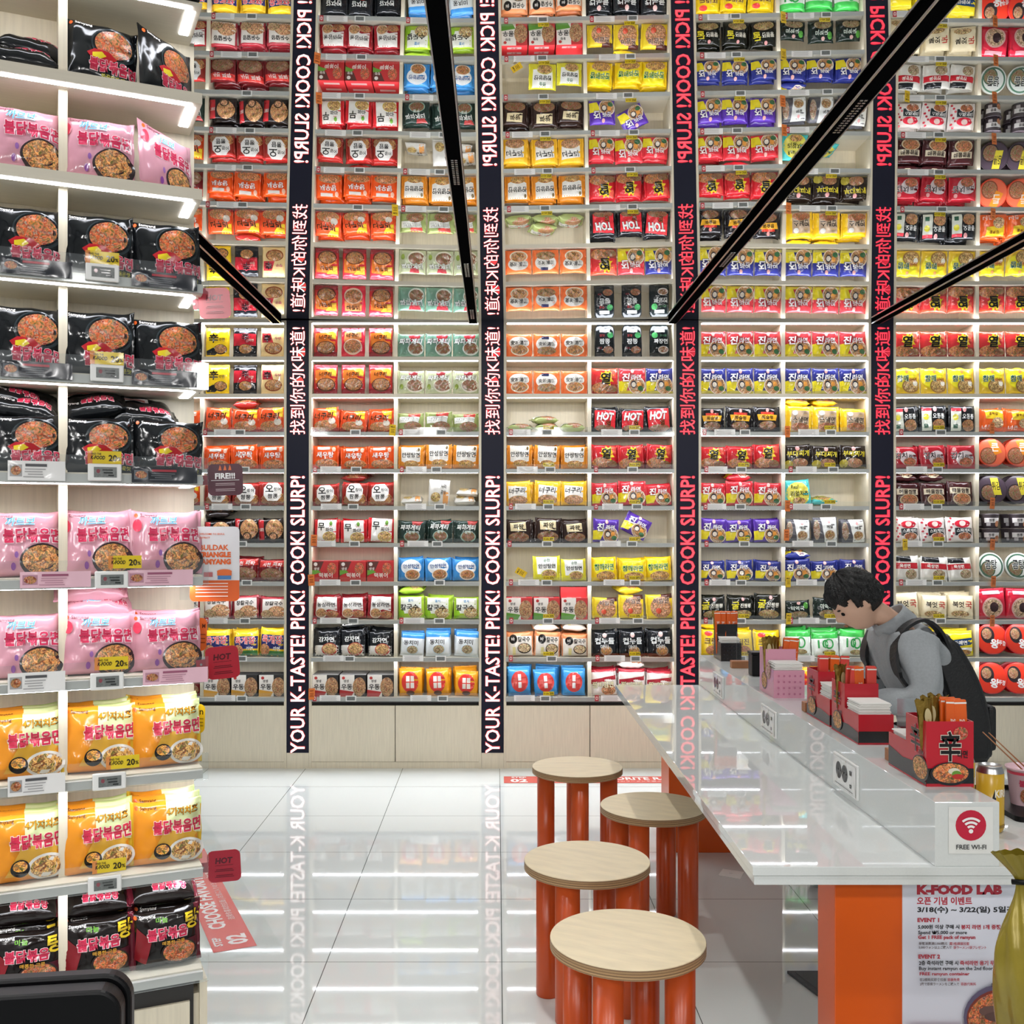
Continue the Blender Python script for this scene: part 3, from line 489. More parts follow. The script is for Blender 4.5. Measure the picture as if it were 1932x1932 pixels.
# the near shelf
GB = dict(kind='H', w=.168, h=.152, T=.05)
def brand(c='f0ece6'): return [E_(-.83, .92, .045, .035, 'e0622c'), T_('Samyang', -.5, .92, .07, c, mu=.52, bold=.02)]
fl('gBlack', 'hot_chicken_noodle_bag', 'black noodle bag', '0e1012', brand()+[E_(.32, .62, .62, .3, '2b3336'), E_(.32, .63, .57, .27, '0f1214'), F_(.32, .63, .52, .24, 'aa4218'), P_([(-.4, .42), (-.2, .5), (.2, .48), (.42, .38), (.2, .3), (-.2, .28)], 'b8222a'), P_([(-.25, .43), (0, .46), (.12, .4), (-.05, .34), (-.25, .36)], 'e8cf2c'), T_('불닭볶음면', .32, .24, .22, 'bf2b48', 'e9c9cc', mu=1.3, bold=.06, ow=.05), T_('화끈하게 매운맛', .45, .07, .07, 'c8c23a', mu=.9)], **GB)
fl('gPink', 'carbonara_noodle_bag', 'pink noodle bag', 'cf95a3', brand('7a3a48')+[T_('까르보', -.1, .84, .14, '6fb4d8', 'e8f2f6', mu=.8, shear=.2), T_('불닭볶음면', .2, .62, .23, 'c22f52', 'f3dbe0', mu=1.45, bold=.06, ow=.05), E_(-.8, .76, .11, .1, 'd8425a'), B_(.45, .22, .58, .27, '33282a', 'd8975a'), E_(-.2, .32, .05, .05, '9a6ab0'), E_(-.28, .14, .06, .06, '8a4a9a')], **GB)
fl('gYel', 'cheese_noodle_bag', 'orange and pale green noodle bag', 'da8a22', brand('4a2c14')+[P_([(0, .98), (.97, .98), (.97, .45), (0, .55)], 'd9e0a8'), P_([(-.5, .1), (-.1, .5), (.9, .62), (.9, .1)], 'd9a63c'), T_('4가지치즈', .45, .84, .13, 'c98a1c', '5a3c14', mu=.9), T_('불닭볶음면', .3, .6, .22, 'c22f4a', 'f6e6d6', mu=1.35, bold=.06, ow=.05), E_(.55, .2, .5, .2, 'd9d6cf'), F_(.55, .2, .42, .16, 'd9b06a'), E_(-.12, .22, .24, .13, '1c1a1a'), F_(-.12, .25, .18, .08, 'e3a23a')], **GB, bands=[(lambda u, v: v > .85 and u > 0, 'c8d890'), (side(.88), 'd8b02a')])
fl('gRed', 'garlic_noodle_bag', 'black and maroon noodle bag', '17110f', brand()+[P_([(-.9, .2), (-.8, .75), (-.4, .5), (-.6, .1)], '7a1c22'), P_([(.0, .1), (.9, .1), (.9, .45), (.1, .4)], '4a1a24'), T_('마늘', -.1, .84, .1, '6aa83a', mu=.35), T_('불닭볶음', .05, .6, .22, 'c42f4e', 'f0d8da', mu=1.15, bold=.06, ow=.05), T_('탕', .78, .76, .32, 'e0c02c', '2a1a10', mu=.42, bold=.05), B_(.35, .24, .52, .22, '2c2220', 'c25a30'), T_('매콤한 국물', .2, .43, .07, 'd8a03a', mu=.8)], **GB, bands=[(side(.86), '5e1a26')])
GL_ = dict(GB, T=.056)
fl('gBlackL', 'hot_chicken_noodle_bag', 'black noodle bag', '0e1012', [T_('불닭볶음면', .25, .17, .17, 'bf2b48', 'e9c9cc', mu=.9, bold=.06, ow=.05), T_('Samyang', -.5, .14, .09, 'd8d4d0', mu=.5, bold=.02), R_(-.3, .6, .9, .2, 'd8d2cc'), R_(-.3, .6, .7, .1, 'b8706a')], **GL_)
fl('gPinkL', 'carbonara_noodle_bag', 'pink noodle bag', 'cf95a3', [T_('까르보', -.15, .16, .14, '6fb4d8', 'e8f2f6', mu=.5, shear=.2), T_('불닭볶음면', .5, .17, .17, 'c22f52', 'f3dbe0', mu=.7, bold=.06, ow=.05), T_('Samyang', -.62, .15, .09, '9a4a5a', mu=.45, bold=.02), T_('까르보', 0, .6, .2, '9cc4d8', 'e8f2f6', mu=.9, shear=.2)], **GL_)
fl('gRedL', 'garlic_noodle_bag', 'black and maroon noodle bag', '17110f', [T_('불닭볶음탕', .15, .15, .16, 'c42f4e', 'f0d8da', mu=1.0, bold=.06), T_('불닭볶음', .1, .62, .3, 'e0506a', 'f6e4e4', mu=1.2, bold=.06), E_(-.7, .62, .2, .16, 'e0c02c'), P_([(.6, .4), (.95, .4), (.95, .85), (.7, .8)], 'a82a2c')], bands=[(side(.86), '5e1a26')], **GL_)
MESH = {}
def mesh_of(key):
    if key not in MESH:
        d = FL[key]; b = {'H': make_bag, 'V': make_bag, 'box': make_box, 'bowl': make_bowl, 'cup': make_cup}[d['kind']]
        MESH[key] = b(d, len(MESH)*7+3)
    return MESH[key]
def place(key, M4, label, group, printed=True, parent=None):
    d = FL[key]; a, p = mesh_of(key)
    o = bpy.data.objects.new(d['name'], a); COL.objects.link(o); o.matrix_world = M4
    tag(o, label, 'cup noodles' if d['kind'] in ('cup', 'bowl') else 'noodle box' if d['kind'] == 'box' else 'noodle packet', group)
    if printed:
        c = bpy.data.objects.new(p.name.split('.')[0], p); COL.objects.link(c); c.parent = o
    return o
# ------------------------------------------------------------------ setting: floor, mirror ceiling, back wall
def floor_mat():
    m, n, l, b = newmat('polished_white_tile')
    tc = n.new('ShaderNodeNewGeometry'); sp = n.new('ShaderNodeSeparateXYZ'); l.new(tc.outputs['Position'], sp.inputs[0])
    fac = None
    for k, off in (('X', .016), ('Y', 6.0)):
        a = n.new('ShaderNodeMath'); a.operation = 'SUBTRACT'; a.inputs[1].default_value = off; l.new(sp.outputs[k], a.inputs[0])
        d = n.new('ShaderNodeMath'); d.operation = 'PINGPONG'; d.inputs[1].default_value = .303; l.new(a.outputs[0], d.inputs[0])
        c = n.new('ShaderNodeMath'); c.operation = 'LESS_THAN'; c.inputs[1].default_value = .0016; l.new(d.outputs[0], c.inputs[0])
        if fac is None: fac = c
        else:
            x = n.new('ShaderNodeMath'); x.operation = 'MAXIMUM'; l.new(fac.outputs[0], x.inputs[0]); l.new(c.outputs[0], x.inputs[1]); fac = x
    mx = n.new('ShaderNodeMix'); mx.data_type = 'RGBA'; mx.inputs[6].default_value = (*hx('e3e9e7'), 1); mx.inputs[7].default_value = (*hx('5f6664'), 1)
    l.new(fac.outputs[0], mx.inputs[0]); l.new(mx.outputs[2], b.inputs['Base Color'])
    setp(b, rough=.035, spec=.5); return m
M['floor'] = floor_mat()
def slab(name, x0, x1, y0, y1, z0, z1, m):
    return tag(bx(name, x0, x1, y0, y1, z0, z1, m), kind='structure')
slab('floor', -6, 7, -4, 6.9, -.05, 0, 'floor')
slab('wall_back', -6, 7, 6.76, 6.86, 0, H+.1, 'wood')
TRX = [-1.37, -.149, 1.09, 2.36]               # ceiling tracks
g = Geo(); ed = [-6]+TRX+[7]; sl = [-.004, -.0115, .009, -.005, .003]
for i, s_ in enumerate(sl):
    a, b_ = ed[i], ed[i+1]; c_ = (a+b_)/2 if 0 < i < 4 else (b_-.6 if i == 0 else a+.6)
    za, zb = H+s_*(max(a, c_-.6)-c_)-.006, H+s_*(min(b_, c_+.6)-c_)-.006
    g.add([(a, -4, za), (b_, -4, zb), (b_, 6.75, zb), (a, 6.75, za), (a, -4, H+.05), (b_, -4, H+.05), (b_, 6.75, H+.05), (a, 6.75, H+.05)], [(3, 2, 1, 0), (4, 5, 6, 7), (0, 1, 5, 4), (2, 3, 7, 6)], m='mirror')
tag(obj('ceiling', g.build('ceiling')), kind='structure')
tw = ['above the near left shelf', 'beside the second pillar sign', 'over the row of stools', 'over the seated man']
for i, x in enumerate(TRX):
    t = empty('ceiling_track', (x, 3.4, 2.78), 0, f'long black ceiling track recessed in the mirror, {tw[i]}', 'track light', 'ceiling tracks')
    bx('channel', -.024, .024, -3.1, 3.04, -.004, .03, 'black', t)
    for s_ in (-1, 1): bx('edge_strip', s_*.026-.002, s_*.026+.002, -3.1, 3.04, -.006, .001, 'silver', t)
    for k, yy in enumerate((.3, 1.7, 2.75) if i == 1 else (-.2, 1.5) if i == 2 else (1.0,)):
        g = Geo(); g.box(-.016, .016, yy-.14, yy+.14, -.007, -.003, 'black')
        for a in range(14): g.box(-.011, -.002, yy-.13+a*.019, yy-.122+a*.019, -.0085, -.006, 'silver'); g.box(.002, .011, yy-.13+a*.019, yy-.122+a*.019, -.0085, -.006, 'silver')
        obj('spot_grille', g.build('spot_grille', True), t)

# ------------------------------------------------------------------ wall of shelves
PITCH, PIL0 = 1.2168, -1.2455                   # pillar spacing, first pillar centre
PIL = [PIL0+PITCH*i for i in range(4)]
BOT = [680, 750, 822, 892, 962, 1032, 1105, 1177, 1248, 1323]   # photo heights of the shelf undersides
SB = [ZW(p) for p in BOT]; ST = .024
SD = .26                                        # shelf depth
def shelf_light(parent, x0, x1, y, z, t=.0012, d=.018):
    return bx('light_strip', x0, x1, y+.004, y+d, z-t, z+.001, 'strip', parent)
ordn = ['first', 'second', 'third', 'fourth', 'fifth', 'sixth', 'seventh', 'eighth', 'ninth', 'tenth']
bay_lab = ['tall shelf bay partly hidden behind the near black noodle shelf', 'tall shelf bay between the first and second pillar signs', 'tall shelf bay between the second and third pillar signs', 'tall shelf bay between the third and fourth pillar signs', 'tall shelf bay beyond the last pillar sign behind the man']
COMP = {}                                       # compartment letter -> (x0, x1)
for k in range(5):
    x0 = PIL[0]-PITCH+.082+PITCH*k-0; x1 = x0+PITCH-.164; xm = (x0+x1)/2
    if k == 4: x1 = x0+1.053
    COMP['ZACDFH'[k] if 0 else ['A0', 'B', 'D', 'F', 'H'][k]] = (x0, xm-.011); COMP[['A', 'C', 'E', 'G', 'I'][k]] = (xm+.011, x1)
    u = empty('shelving_unit', (xm, D, 0), 0, 'pale wood '+bay_lab[k], 'shelving', 'wall shelf bays')
    hw = (x1-x0)/2
    bx('back_panel', -hw, hw, SD, SD+.02, .41, H-.01, 'wood', u)
    for s_ in (-1, 1): bx('side_panel', s_*(hw+.004)-.008, s_*(hw+.004)+.008, -.004, SD+.02, 0, H-.006, 'wood', u)
    tp = bx('top_panel', -hw, hw, .0, SD, ZW(609), H-.006, 'shelf', u); shelf_light(tp, -hw+.01, hw-.01, 0, ZW(609), .0008, .05)
    for i, z in enumerate(SB):
        sh = bx('shelf', -hw, hw, 0, SD, z, z+ST, 'shelf', u)
        if i < 9: shelf_light(sh, -hw+.01, hw-.01, 0 if i < 2 else .006, z, .0008, .034 if i < 2 else .018)
        zt = (SB[i-1] if i else ZW(609))
        bx('divider', -.011, .011, .03, SD, z+ST, zt, 'wood', u)
        if i >= 2:
            bx('shelf_rail', -hw, hw, -.006, 0, z-.0012, z+ST-.001, 'shelf_edge', u)
            bx('clear_lip', -hw, hw, -.0105, -.0065, z, z+ST+.028, 'clear', u)
    bx('shadow_gap_strip', -hw, hw, .012, .03, .405, SB[9]-.001, 'dark', u)  # dark strip stands in for the shadow line above the doors
    for s_ in (-1, 1):
        a, b_ = (-hw+.002, -.0025) if s_ < 0 else (.0025, hw-.002)
        bx('cabinet_door', a, b_, 0, .018, .043, .392, 'wood', u)
    bx('carcass', -hw, hw, .02, SD, .04, .4, 'dark', u); bx('toe_kick', -hw, hw, .004, .02, 0, .041, 'wood', u)
# pillar signs
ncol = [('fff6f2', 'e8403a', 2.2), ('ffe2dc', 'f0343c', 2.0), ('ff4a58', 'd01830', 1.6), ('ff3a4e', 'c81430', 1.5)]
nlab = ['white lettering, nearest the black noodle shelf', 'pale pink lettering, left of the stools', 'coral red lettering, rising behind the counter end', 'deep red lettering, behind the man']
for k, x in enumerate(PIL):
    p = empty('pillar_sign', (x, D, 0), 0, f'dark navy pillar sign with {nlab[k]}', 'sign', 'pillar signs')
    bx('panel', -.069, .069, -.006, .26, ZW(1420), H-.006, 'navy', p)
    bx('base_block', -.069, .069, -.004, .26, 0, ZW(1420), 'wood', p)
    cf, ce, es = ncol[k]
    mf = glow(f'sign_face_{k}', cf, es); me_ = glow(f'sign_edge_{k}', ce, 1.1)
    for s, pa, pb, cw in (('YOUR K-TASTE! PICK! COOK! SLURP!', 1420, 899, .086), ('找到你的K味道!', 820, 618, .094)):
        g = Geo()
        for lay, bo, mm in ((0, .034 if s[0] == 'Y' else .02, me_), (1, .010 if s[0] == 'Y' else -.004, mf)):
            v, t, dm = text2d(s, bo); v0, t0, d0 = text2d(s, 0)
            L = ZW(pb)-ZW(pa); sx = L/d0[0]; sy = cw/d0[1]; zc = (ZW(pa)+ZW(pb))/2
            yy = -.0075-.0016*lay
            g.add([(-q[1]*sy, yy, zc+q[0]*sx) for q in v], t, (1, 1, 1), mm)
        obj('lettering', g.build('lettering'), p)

# ------------------------------------------------------------------ stock on the wall
ROWW = ordn
CW = dict(A0='bay behind near shelf', A='bay left of first pillar', B='first full bay, left', C='first full bay, right', D='second full bay, left', E='second full bay, right', F='third full bay, left', G='third full bay, right', H='bay behind man, left', I='bay behind man, right')
ST_ = dict(
 A='shinY,shinB,shinT 1|shinY,shinB,shinT 1|neo 3|saeu 4|ojing 2|budae 3|bibim 3|jangkal 3|yuk 4|udonW 2',
 B='neoS,neoR,neoS 1|neoS 1|neo 3|saeu 4|ojing 2|mupa 3|tteok 2|nong 3|gamja 3|udonR 3',
 C='jjaS 1|jjaS2 1|jjaM 1|anseong 4|sari 1|jjaB 2|anB 3|kal 3|dung 3|orangeC 4',
 D='anS,anS2,anS 1|anS,anS2,anS 1|-|anseong 4|neoY 4|jjaw 3|-,anY,anY 1|udonB 2|kalB 3|blueC 3',
 E='pouch,pouch,pouch2 1|yeolS,jinRS,jinBS 1|hot 3|yeol 2|jinR 2|jinP,-,- 1|cham 3|bibimY 1|mara 3|jinbi 4',
 F='jinRS 1|jinBS 1|jjas 3|yeol 3|jinR 3|jinP 3|jinW 2|gul 2|cream 3|blueC 2',
 G='jinRS 1|jinBS 1|snack 3|budB 3|cheese,-,- 1|memil 2|jinW 2|blackG 1|ten 4|orangeC 2',
 H='yeolS 1|chamS 1|odong 3|kimchi 4|haemul 4|spag 2|jjam 2|buk 4|curry 4|mixed 3',
 I='yeolS 1|chamS 1|orangeP 4|bowlO 2|bowlD 2|cups 1|bowlG 1|redP 2|wang 2|wang 2')
QN = ['front', 'second back', 'third back', 'fourth back']; SN = ['left', 'middle', 'right']
rnd = random.Random(11)
SLOT = 52.2/F*D
TOPZ = [z+ST for z in SB]
def put(comp, row, slot, q, key, lay=None, dz=0, dx=0, y=None, rz=0, extra='', tilt=None):
    d = FL[key]; x0, x1 = COMP[comp]; xc = (x0+x1)/2+(slot-1)*SLOT+dx
    t = d['T']; base = .014+t/2
    jit = 0 if d['kind'] == 'box' else 1
    yy = D+base+q*(t*.92+.004)+.01 if y is None else D+y
    lean = (math.radians(-rnd.uniform(3, 11)) if row > 1 else math.radians(-5))*jit
    if d['kind'] == 'bowl': lean = math.radians(-12)
    if tilt is not None: lean = tilt
    rzz = math.radians(rnd.uniform(-8, 8))*jit*(1 if row > 1 else .4)+rz
    if d['kind'] == 'cup': lean = 0
    sc = (rnd.uniform(.95, 1.04), rnd.uniform(.9, 1.12), rnd.uniform(.9, 1.06)) if jit and d['kind'] in 'HV' and row > 1 else (1, 1, 1)
    z = TOPZ[row]+.0015+dz+(abs(math.sin(lean))*t*.5 if tilt is None else 0)
    roll = math.radians(rnd.uniform(-3.5, 3.5))*jit*(row > 1)*(d['kind'] in 'HV')
    M4 = Matrix.Translation((xc+(rnd.uniform(-.006, .006)*jit if row > 1 else 0), yy, z)) @ Euler((lean, roll, rzz)).to_matrix().to_4x4() @ Matrix.Diagonal((*sc, 1))
    lab = f"{d['desc']}, {extra or QN[q]+' '+SN[slot]}, {ROWW[row]} shelf, {CW[comp]}"
    return place(key, M4, lab, f"{d['desc']}s on the {ROWW[row]} wall shelf", printed=(q == 0 or bool(extra) or d['kind'] == 'box'))
for comp, s in ST_.items():
    for row, cell in enumerate(s.split('|')):
        if cell == '-': continue
        keys, n = cell.split(); keys = keys.split(','); n = int(n)
        for slot in range(3):
            k = keys[slot] if len(keys) > 1 else keys[0]
            if k == '-' or (comp == 'I' and slot == 2): continue
            if k == 'cups':
                for lv in range(2):
                    for q in range(2): put(comp, row, slot, q, 'cupG', dz=lv*.092, extra=['lower', 'upper'][lv]+' '+QN[q]+' '+SN[slot])
                continue
            if (comp, row, slot) in {('C', 4, 0), ('C', 4, 2)}: continue
            m = n if n < 3 else n-(rnd.random() < .35)
            for q in range(m): put(comp, row, slot, q, k)
for row, k in enumerate(['jjaS', 'jjaB', 'saeu', 'bibim', 'neo', 'jjaB', 'ojing', 'nong', 'yuk', 'bibim']): put('A0', row, 2, 0, k)
FLAT = math.radians(-82)
for comp, row, slot, key, dz, y, ex in [('D', 2, 0, 'jjaM', 0, .06, 'lying flat left'), ('D', 2, 1, 'jjaM', 0, .06, 'lying flat middle'), ('D', 2, 2, 'jjaM', 0, .06, 'lying flat right'), ('D', 2, 1, 'jjaM', .05, .075, 'lying on another middle'),
        ('C', 4, 0, 'sari', 0, .05, 'lying flat left'), ('C', 4, 2, 'sari', 0, .06, 'lying flat right'), ('C', 4, 2, 'sari', .05, .07, 'lying on another right'), ('G', 4, 1, 'cheese', 0, .06, 'lying flat middle'),
        ('A', 2, 1, 'neo', .15, .06, 'lying on top middle'), ('C', 7, 0, 'kal', .15, .06, 'lying on top left'), ('B', 8, 1, 'gamja', .17, .06, 'lying on top middle'), ('D', 8, 1, 'kalB', .15, .06, 'lying on top middle'), ('D', 8, 2, 'kalB', .15, .07, 'lying on top right'),
        ('E', 7, 1, 'bibimY', .15, .06, 'lying on top middle'), ('E', 9, 1, 'jinbi', .165, .06, 'lying on top middle'), ('F', 4, 1, 'jinR', .15, .07, 'lying on top middle'), ('G', 2, 0, 'snack', .16, .07, 'lying on top left'), ('G', 2, 1, 'snack', .16, .08, 'lying on top middle'),
        ('H', 4, 0, 'haemul', .15, .06, 'lying on top left'), ('H', 4, 1, 'haemul', .15, .06, 'lying on top middle'), ('F', 8, 0, 'cream', .165, .07, 'lying on top left'), ('A', 5, 0, 'budae', .15, .06, 'lying on top left'), ('B', 4, 1, 'ojing', .15, .08, 'lying on top middle'), ('G', 6, 0, 'jinW', .13, .06, 'lying on top left')]:
    put(comp, row, slot, 0, key, dz=dz+.026, y=y, extra=ex, tilt=FLAT, rz=rnd.uniform(-.12, .12))
put('E', 5, 1, 0, 'jinP', dz=.045, y=.06, extra='tilted middle').rotation_euler.rotate_axis('Y', math.radians(28))
put('D', 7, 2, 0, 'udonB', dz=.13+.036, y=.07, extra='lying on another right', tilt=math.radians(-90))
# price labels, cards, tags on the shelf lips
g = Geo(); g.box(-.033, .033, -.006, 0, 0, .035, 'whitep', bev=.0015); ESL = g.build('frame', True)
g = Geo(); g.box(-.025, .025, -.0072, -.0058, .006, .029, 'screen'); ESLS = g.build('grey_screen', True)
g = Geo(); paint(g, [R_(0, .5, 2, 1, 'f0efec')]+[R_(-.1, .8-.16*i, 1.5-.15*(i % 2), .05, 'a9a7a6') for i in range(5)], .13, .036, planar((0, 0, 0), (1, 0, 0), (0, 0, 1))); g.box(-.065, .065, 0, .0006, 0, .036, 'card', hx('f0efec')); CARD = g.build('information_card', True)
g = Geo(); paint(g, [R_(0, .5, 2, 1, 'b9444a'), E_(0, .5, .7, .3, 'e9c8c4'), R_(0, .5, 1, .12, 'a02a34')], .024, .038, planar((0, 0, 0), (1, 0, 0), (0, 0, 1))); g.box(-.012, .012, 0, .0006, 0, .038, 'card', hx('b9444a')); HEAT = g.build('heat_tag', True)
g = Geo(); paint(g, [R_(0, .5, 2, 1, 'd8c02c'), T_('K-Life', -.4, .5, .45, '5a3c14', mu=.9), T_('20%', .55, .5, .6, '2a2410', mu=.75)], .068, .024, planar((0, 0, 0), (1, 0, 0), (0, 0, 1))); g.box(-.034, .034, 0, .0006, 0, .024, 'card', hx('d8c02c')); SALE = g.build('discount_tag', True)
def flagmesh(c1, txt, c2):
    g = Geo(); g.box(-.02, .02, 0, .0012, 0, .07, 'card', hx(c1)); paint(g, [R_(0, .5, 2, 1, c1), T_(txt, 0, .78, .13, c2, mu=1.5, bold=.05), R_(0, .55, 1.2, .04, c2), R_(0, .42, 1.0, .04, c2), R_(0, .3, 1.3, .04, c2)], .04, .07, planar((0, 0, 0), (1, 0, 0), (0, 0, 1))); return g.build('flavour_flag', True)
FLG = {'o': flagmesh('dd7a3a', 'HOT', '5a1c10'), 'y': flagmesh('e3bd2c', 'MILD', '4a3410')}
def small(name, me, x, y, z, lab, cat, grp): return tag(obj(name, me, None, (x, y, z)), lab, cat, grp)
yl = D-.0112
noesl = {('I', 3), ('I', 4), ('I', 6)}
for comp, (x0, x1) in COMP.items():
    if comp == 'A0': continue
    xc = (x0+x1)/2
    for r in range(2, 10):
        if comp in 'FG' and r == 9: continue
        if not (comp == 'I' and r not in (2, 3, 4)):
            ex = xc+rnd.uniform(-.02, .03)+(.18 if comp == 'I' else 0)
            o = small('price_label', ESL, ex, yl, SB[r]+.002, f'white framed price label, {ROWW[r]} shelf, {CW[comp]}', 'price label', 'shelf price labels')
            obj('grey_screen', ESLS, o)
        if rnd.random() < .85 and comp not in 'I': small('information_card', CARD, x0+.13+rnd.uniform(-.04, .02), yl, SB[r]+.003, f'white printed card, {ROWW[r]} shelf, {CW[comp]}', 'card', 'printed cards on the wall shelves')
        if rnd.random() < .6 and comp not in 'I': small('heat_tag', HEAT, x0+.022+rnd.uniform(0, .015), yl-.001, SB[r]+.002, f'small red heat tag, {ROWW[r]} shelf, {CW[comp]}', 'tag', 'red heat tags')
        if comp in 'DEFGH' and rnd.random() < .8: small('discount_tag', SALE, xc+.01, yl-.001, SB[r]+.038, f'yellow discount tag, {ROWW[r]} shelf, {CW[comp]}', 'tag', 'yellow discount tags on the wall')
for px, py, c, wh in [(1484, 1300-290, 'o', 0), (1486, 815, 'o', 0), (1486, 955, 'o', 0), (1487, 1098, 'y', 0), (1488, 1168, 'y', 0), (1708, 1028, 'y', 0), (740, 812, 'y', 0), (1872, 808, 'o', 0), (1872, 950, 'o', 0), (1872, 1028, 'o', 0), (1874, 1098, 'o', 0), (1872, 1172, 'o', 0), (592, 1020, 'o', 0), (588, 1310, 'o', 0), (588, 1095, 'o', 0)]:
    o = small('flavour_flag', FLG[c], XW(px, D-.02), D-.02, ZW(py+10, D-.02), f"{'orange' if c == 'o' else 'yellow'} flavour flag sticking out near {'the first pillar sign' if px < 600 else 'the first bay divider' if px < 800 else 'the third bay divider' if px < 1600 else 'the last pillar sign' if px < 1800 else 'the cup noodles'}, {ordn[min(9, max(0, int((py-620)/70.5)))]} shelf", 'flag', 'flavour flags on the wall')
    o.rotation_euler = (0, math.radians(rnd.uniform(-6, 6)), math.radians(25))
small('flavour_flag', FLG['y'], XW(992, D), D-.03, ZW(1085, D), 'yellow flavour flag lying tilted on the empty seventh shelf', 'flag', 'flavour flags on the wall').rotation_euler = (0, math.radians(-60), 0)
# ------------------------------------------------------------------ near display shelf on the left (its own local frame: x along the front, y to the back)
TH = math.radians(24.3); P0 = Vector((-.722, 2.53, 0))
GM = Matrix.Translation(P0) @ Matrix.Rotation(TH, 4, 'Z')
GZ = [2.539, 2.304, 2.071, 1.837, 1.605, 1.36, 1.123, .889, .649, .398]   # shelf undersides
gu = empty('display_shelf', P0, TH, 'pale wood display shelf in front with black, pink and orange noodle bags', 'shelving')
GL, GD = 1.0, .225
bx('back_panel', -GL, .012, GD, GD+.02, .36, H-.02, 'wood', gu)
tp = bx('top_panel', -GL, 0, 0, GD, 2.776, H-.02, 'shelf', gu)
def glight(parent, z):
    bx('light_strip', -GL+.02, -.022, .008, .025, z-.0015, z+.001, 'strip', parent); bx('end_light', -.034, -.012, .03, .165, z-.0015, z+.001, 'strip', parent)
glight(tp, 2.776)
for i, z in enumerate(GZ):
    sh = bx('shelf', -GL, 0, 0, GD, z, z+.026, 'shelf', gu)
    if i < 9: glight(sh, z)
    zt = GZ[i-1] if i else 2.776
    for xx in (-.313, -.64): bx('divider', xx-.01, xx+.01, .05, GD, z+.026, zt, 'wood', gu)
    if i >= 2:
        bx('shelf_rail', -GL, .0, -.012, 0, z+.002, z+.022, 'shelf_edge', gu)
        bx('clear_lip', -GL, .012, -.02, -.0165, z, z+.066, 'clear', gu)
bx('base_cabinet', -GL, -.006, .012, GD+.02, .0, .36, 'wood', gu)
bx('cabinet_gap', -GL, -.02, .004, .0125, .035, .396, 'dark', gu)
bx('cabinet_door', -.6, -.03, -.004, .006, .05, .35, 'wood', gu); bx('end_panel', -.006, .012, .0, GD+.02, 0, .397, 'wood', gu)
def gput(key, row, t, y=.055, q=0, dz=0, lean=-6, rz=0, roll=0, lab='', printed=True, sc=(1, 1, 1), dx=0):
    M4 = GM @ Matrix.Translation((-t+dx, y+q*.048, GZ[row]+.028+dz)) @ Euler((math.radians(lean), math.radians(roll), math.radians(rz)), 'XYZ').to_matrix().to_4x4() @ Matrix.Diagonal((*sc, 1))
    return place(key, M4, lab, 'noodle bags on the near shelf', printed)
SL = [(.078, 'at the open end'), (.237, 'second from the open end'), (.396, 'third from the open end'), (.555, 'x')]
SL = [(a, b) for a, b in SL][:3]
QW = ['front', 'second', 'third', 'fourth']
gk = ['', '', 'gBlack', 'gBlack', 'gBlack', 'gPink', 'gPink', 'gYel', 'gYel', 'gRed']; gn = [0, 0, 2, 2, 1, 2, 2, 3, 3, 3]
for r in range(2, 10):
    for (t, wl) in SL:
        for q in range(gn[r]):
            gput(gk[r], r, t, q=q, lean=-7+rnd.uniform(-2, 2), rz=rnd.uniform(-4, 4), roll=rnd.uniform(-2, 2), printed=True, lab=f"{FL[gk[r]]['desc']}, {QW[q]} bag {wl}, {ordn[r]} near-shelf level", sc=(rnd.uniform(.97, 1.03), 1, rnd.uniform(.97, 1.04)*(.86 if r in (4, 9) else .93 if r == 6 else 1)))
gput('gBlackL', 0, .4, .06, lean=-74, dz=.03, lab='black noodle bag lying flat on the top level of the near shelf'); gput('gBlackL', 0, .38, .10, lean=-74, dz=.075, rz=6, lab='black noodle bag lying upon another on the top level', roll=3)
gput('gBlack', 0, .232, .06, lean=-10, rz=4, roll=3, lab='black noodle bag standing in the middle of the top level')
gput('gBlack', 0, .085, .08, lean=-14, rz=34, roll=9, lab='black noodle bag turned sideways at the open end, top near-shelf level', sc=(1, .5, 1.12), dx=.012)
gput('gPink', 1, .396, lean=-8, rz=3, lab='pink noodle bag farthest from the open end, second level'); gput('gPink', 1, .237, lean=-8, rz=-3, lab='pink noodle bag in the middle of the second level')
gput('gPink', 1, .085, .08, lean=-14, rz=34, roll=9, lab='pink noodle bag turned sideways at the open end, second level', sc=(1, .4, 1.12), dx=.012)
for r, t, y, dz, k, ro, rz, wl in [(4, .40, .07, .135, 'gBlackL', 8, 0, 'farthest from the open end'), (4, .42, .09, .16, 'gBlackL', 14, 8, 'topmost, farthest from the open end'), (4, .25, .09, .145, 'gBlackL', -12, -6, 'tilted in the middle'), (4, .12, .10, .13, 'gBlackL', 4, 4, 'at the open end'),
        (6, .235, .08, .142, 'gPinkL', 2, 4, 'on the middle bags'), (6, .25, .085, .178, 'gPinkL', -3, -5, 'topmost on the middle bags'), (9, .08, .08, .15, 'gRedL', 2, 3, 'at the open end'), (9, .24, .08, .145, 'gRedL', -2, -4, 'on the middle bags'), (9, .40, .08, .148, 'gRedL', 3, 2, 'farthest from the open end')]:
    gput(k, r, t, y, dz=dz, lean=-68, rz=rz, roll=ro, lab=f"{FL[k]['desc']} lying on others {wl}, {ordn[r]} near-shelf level")
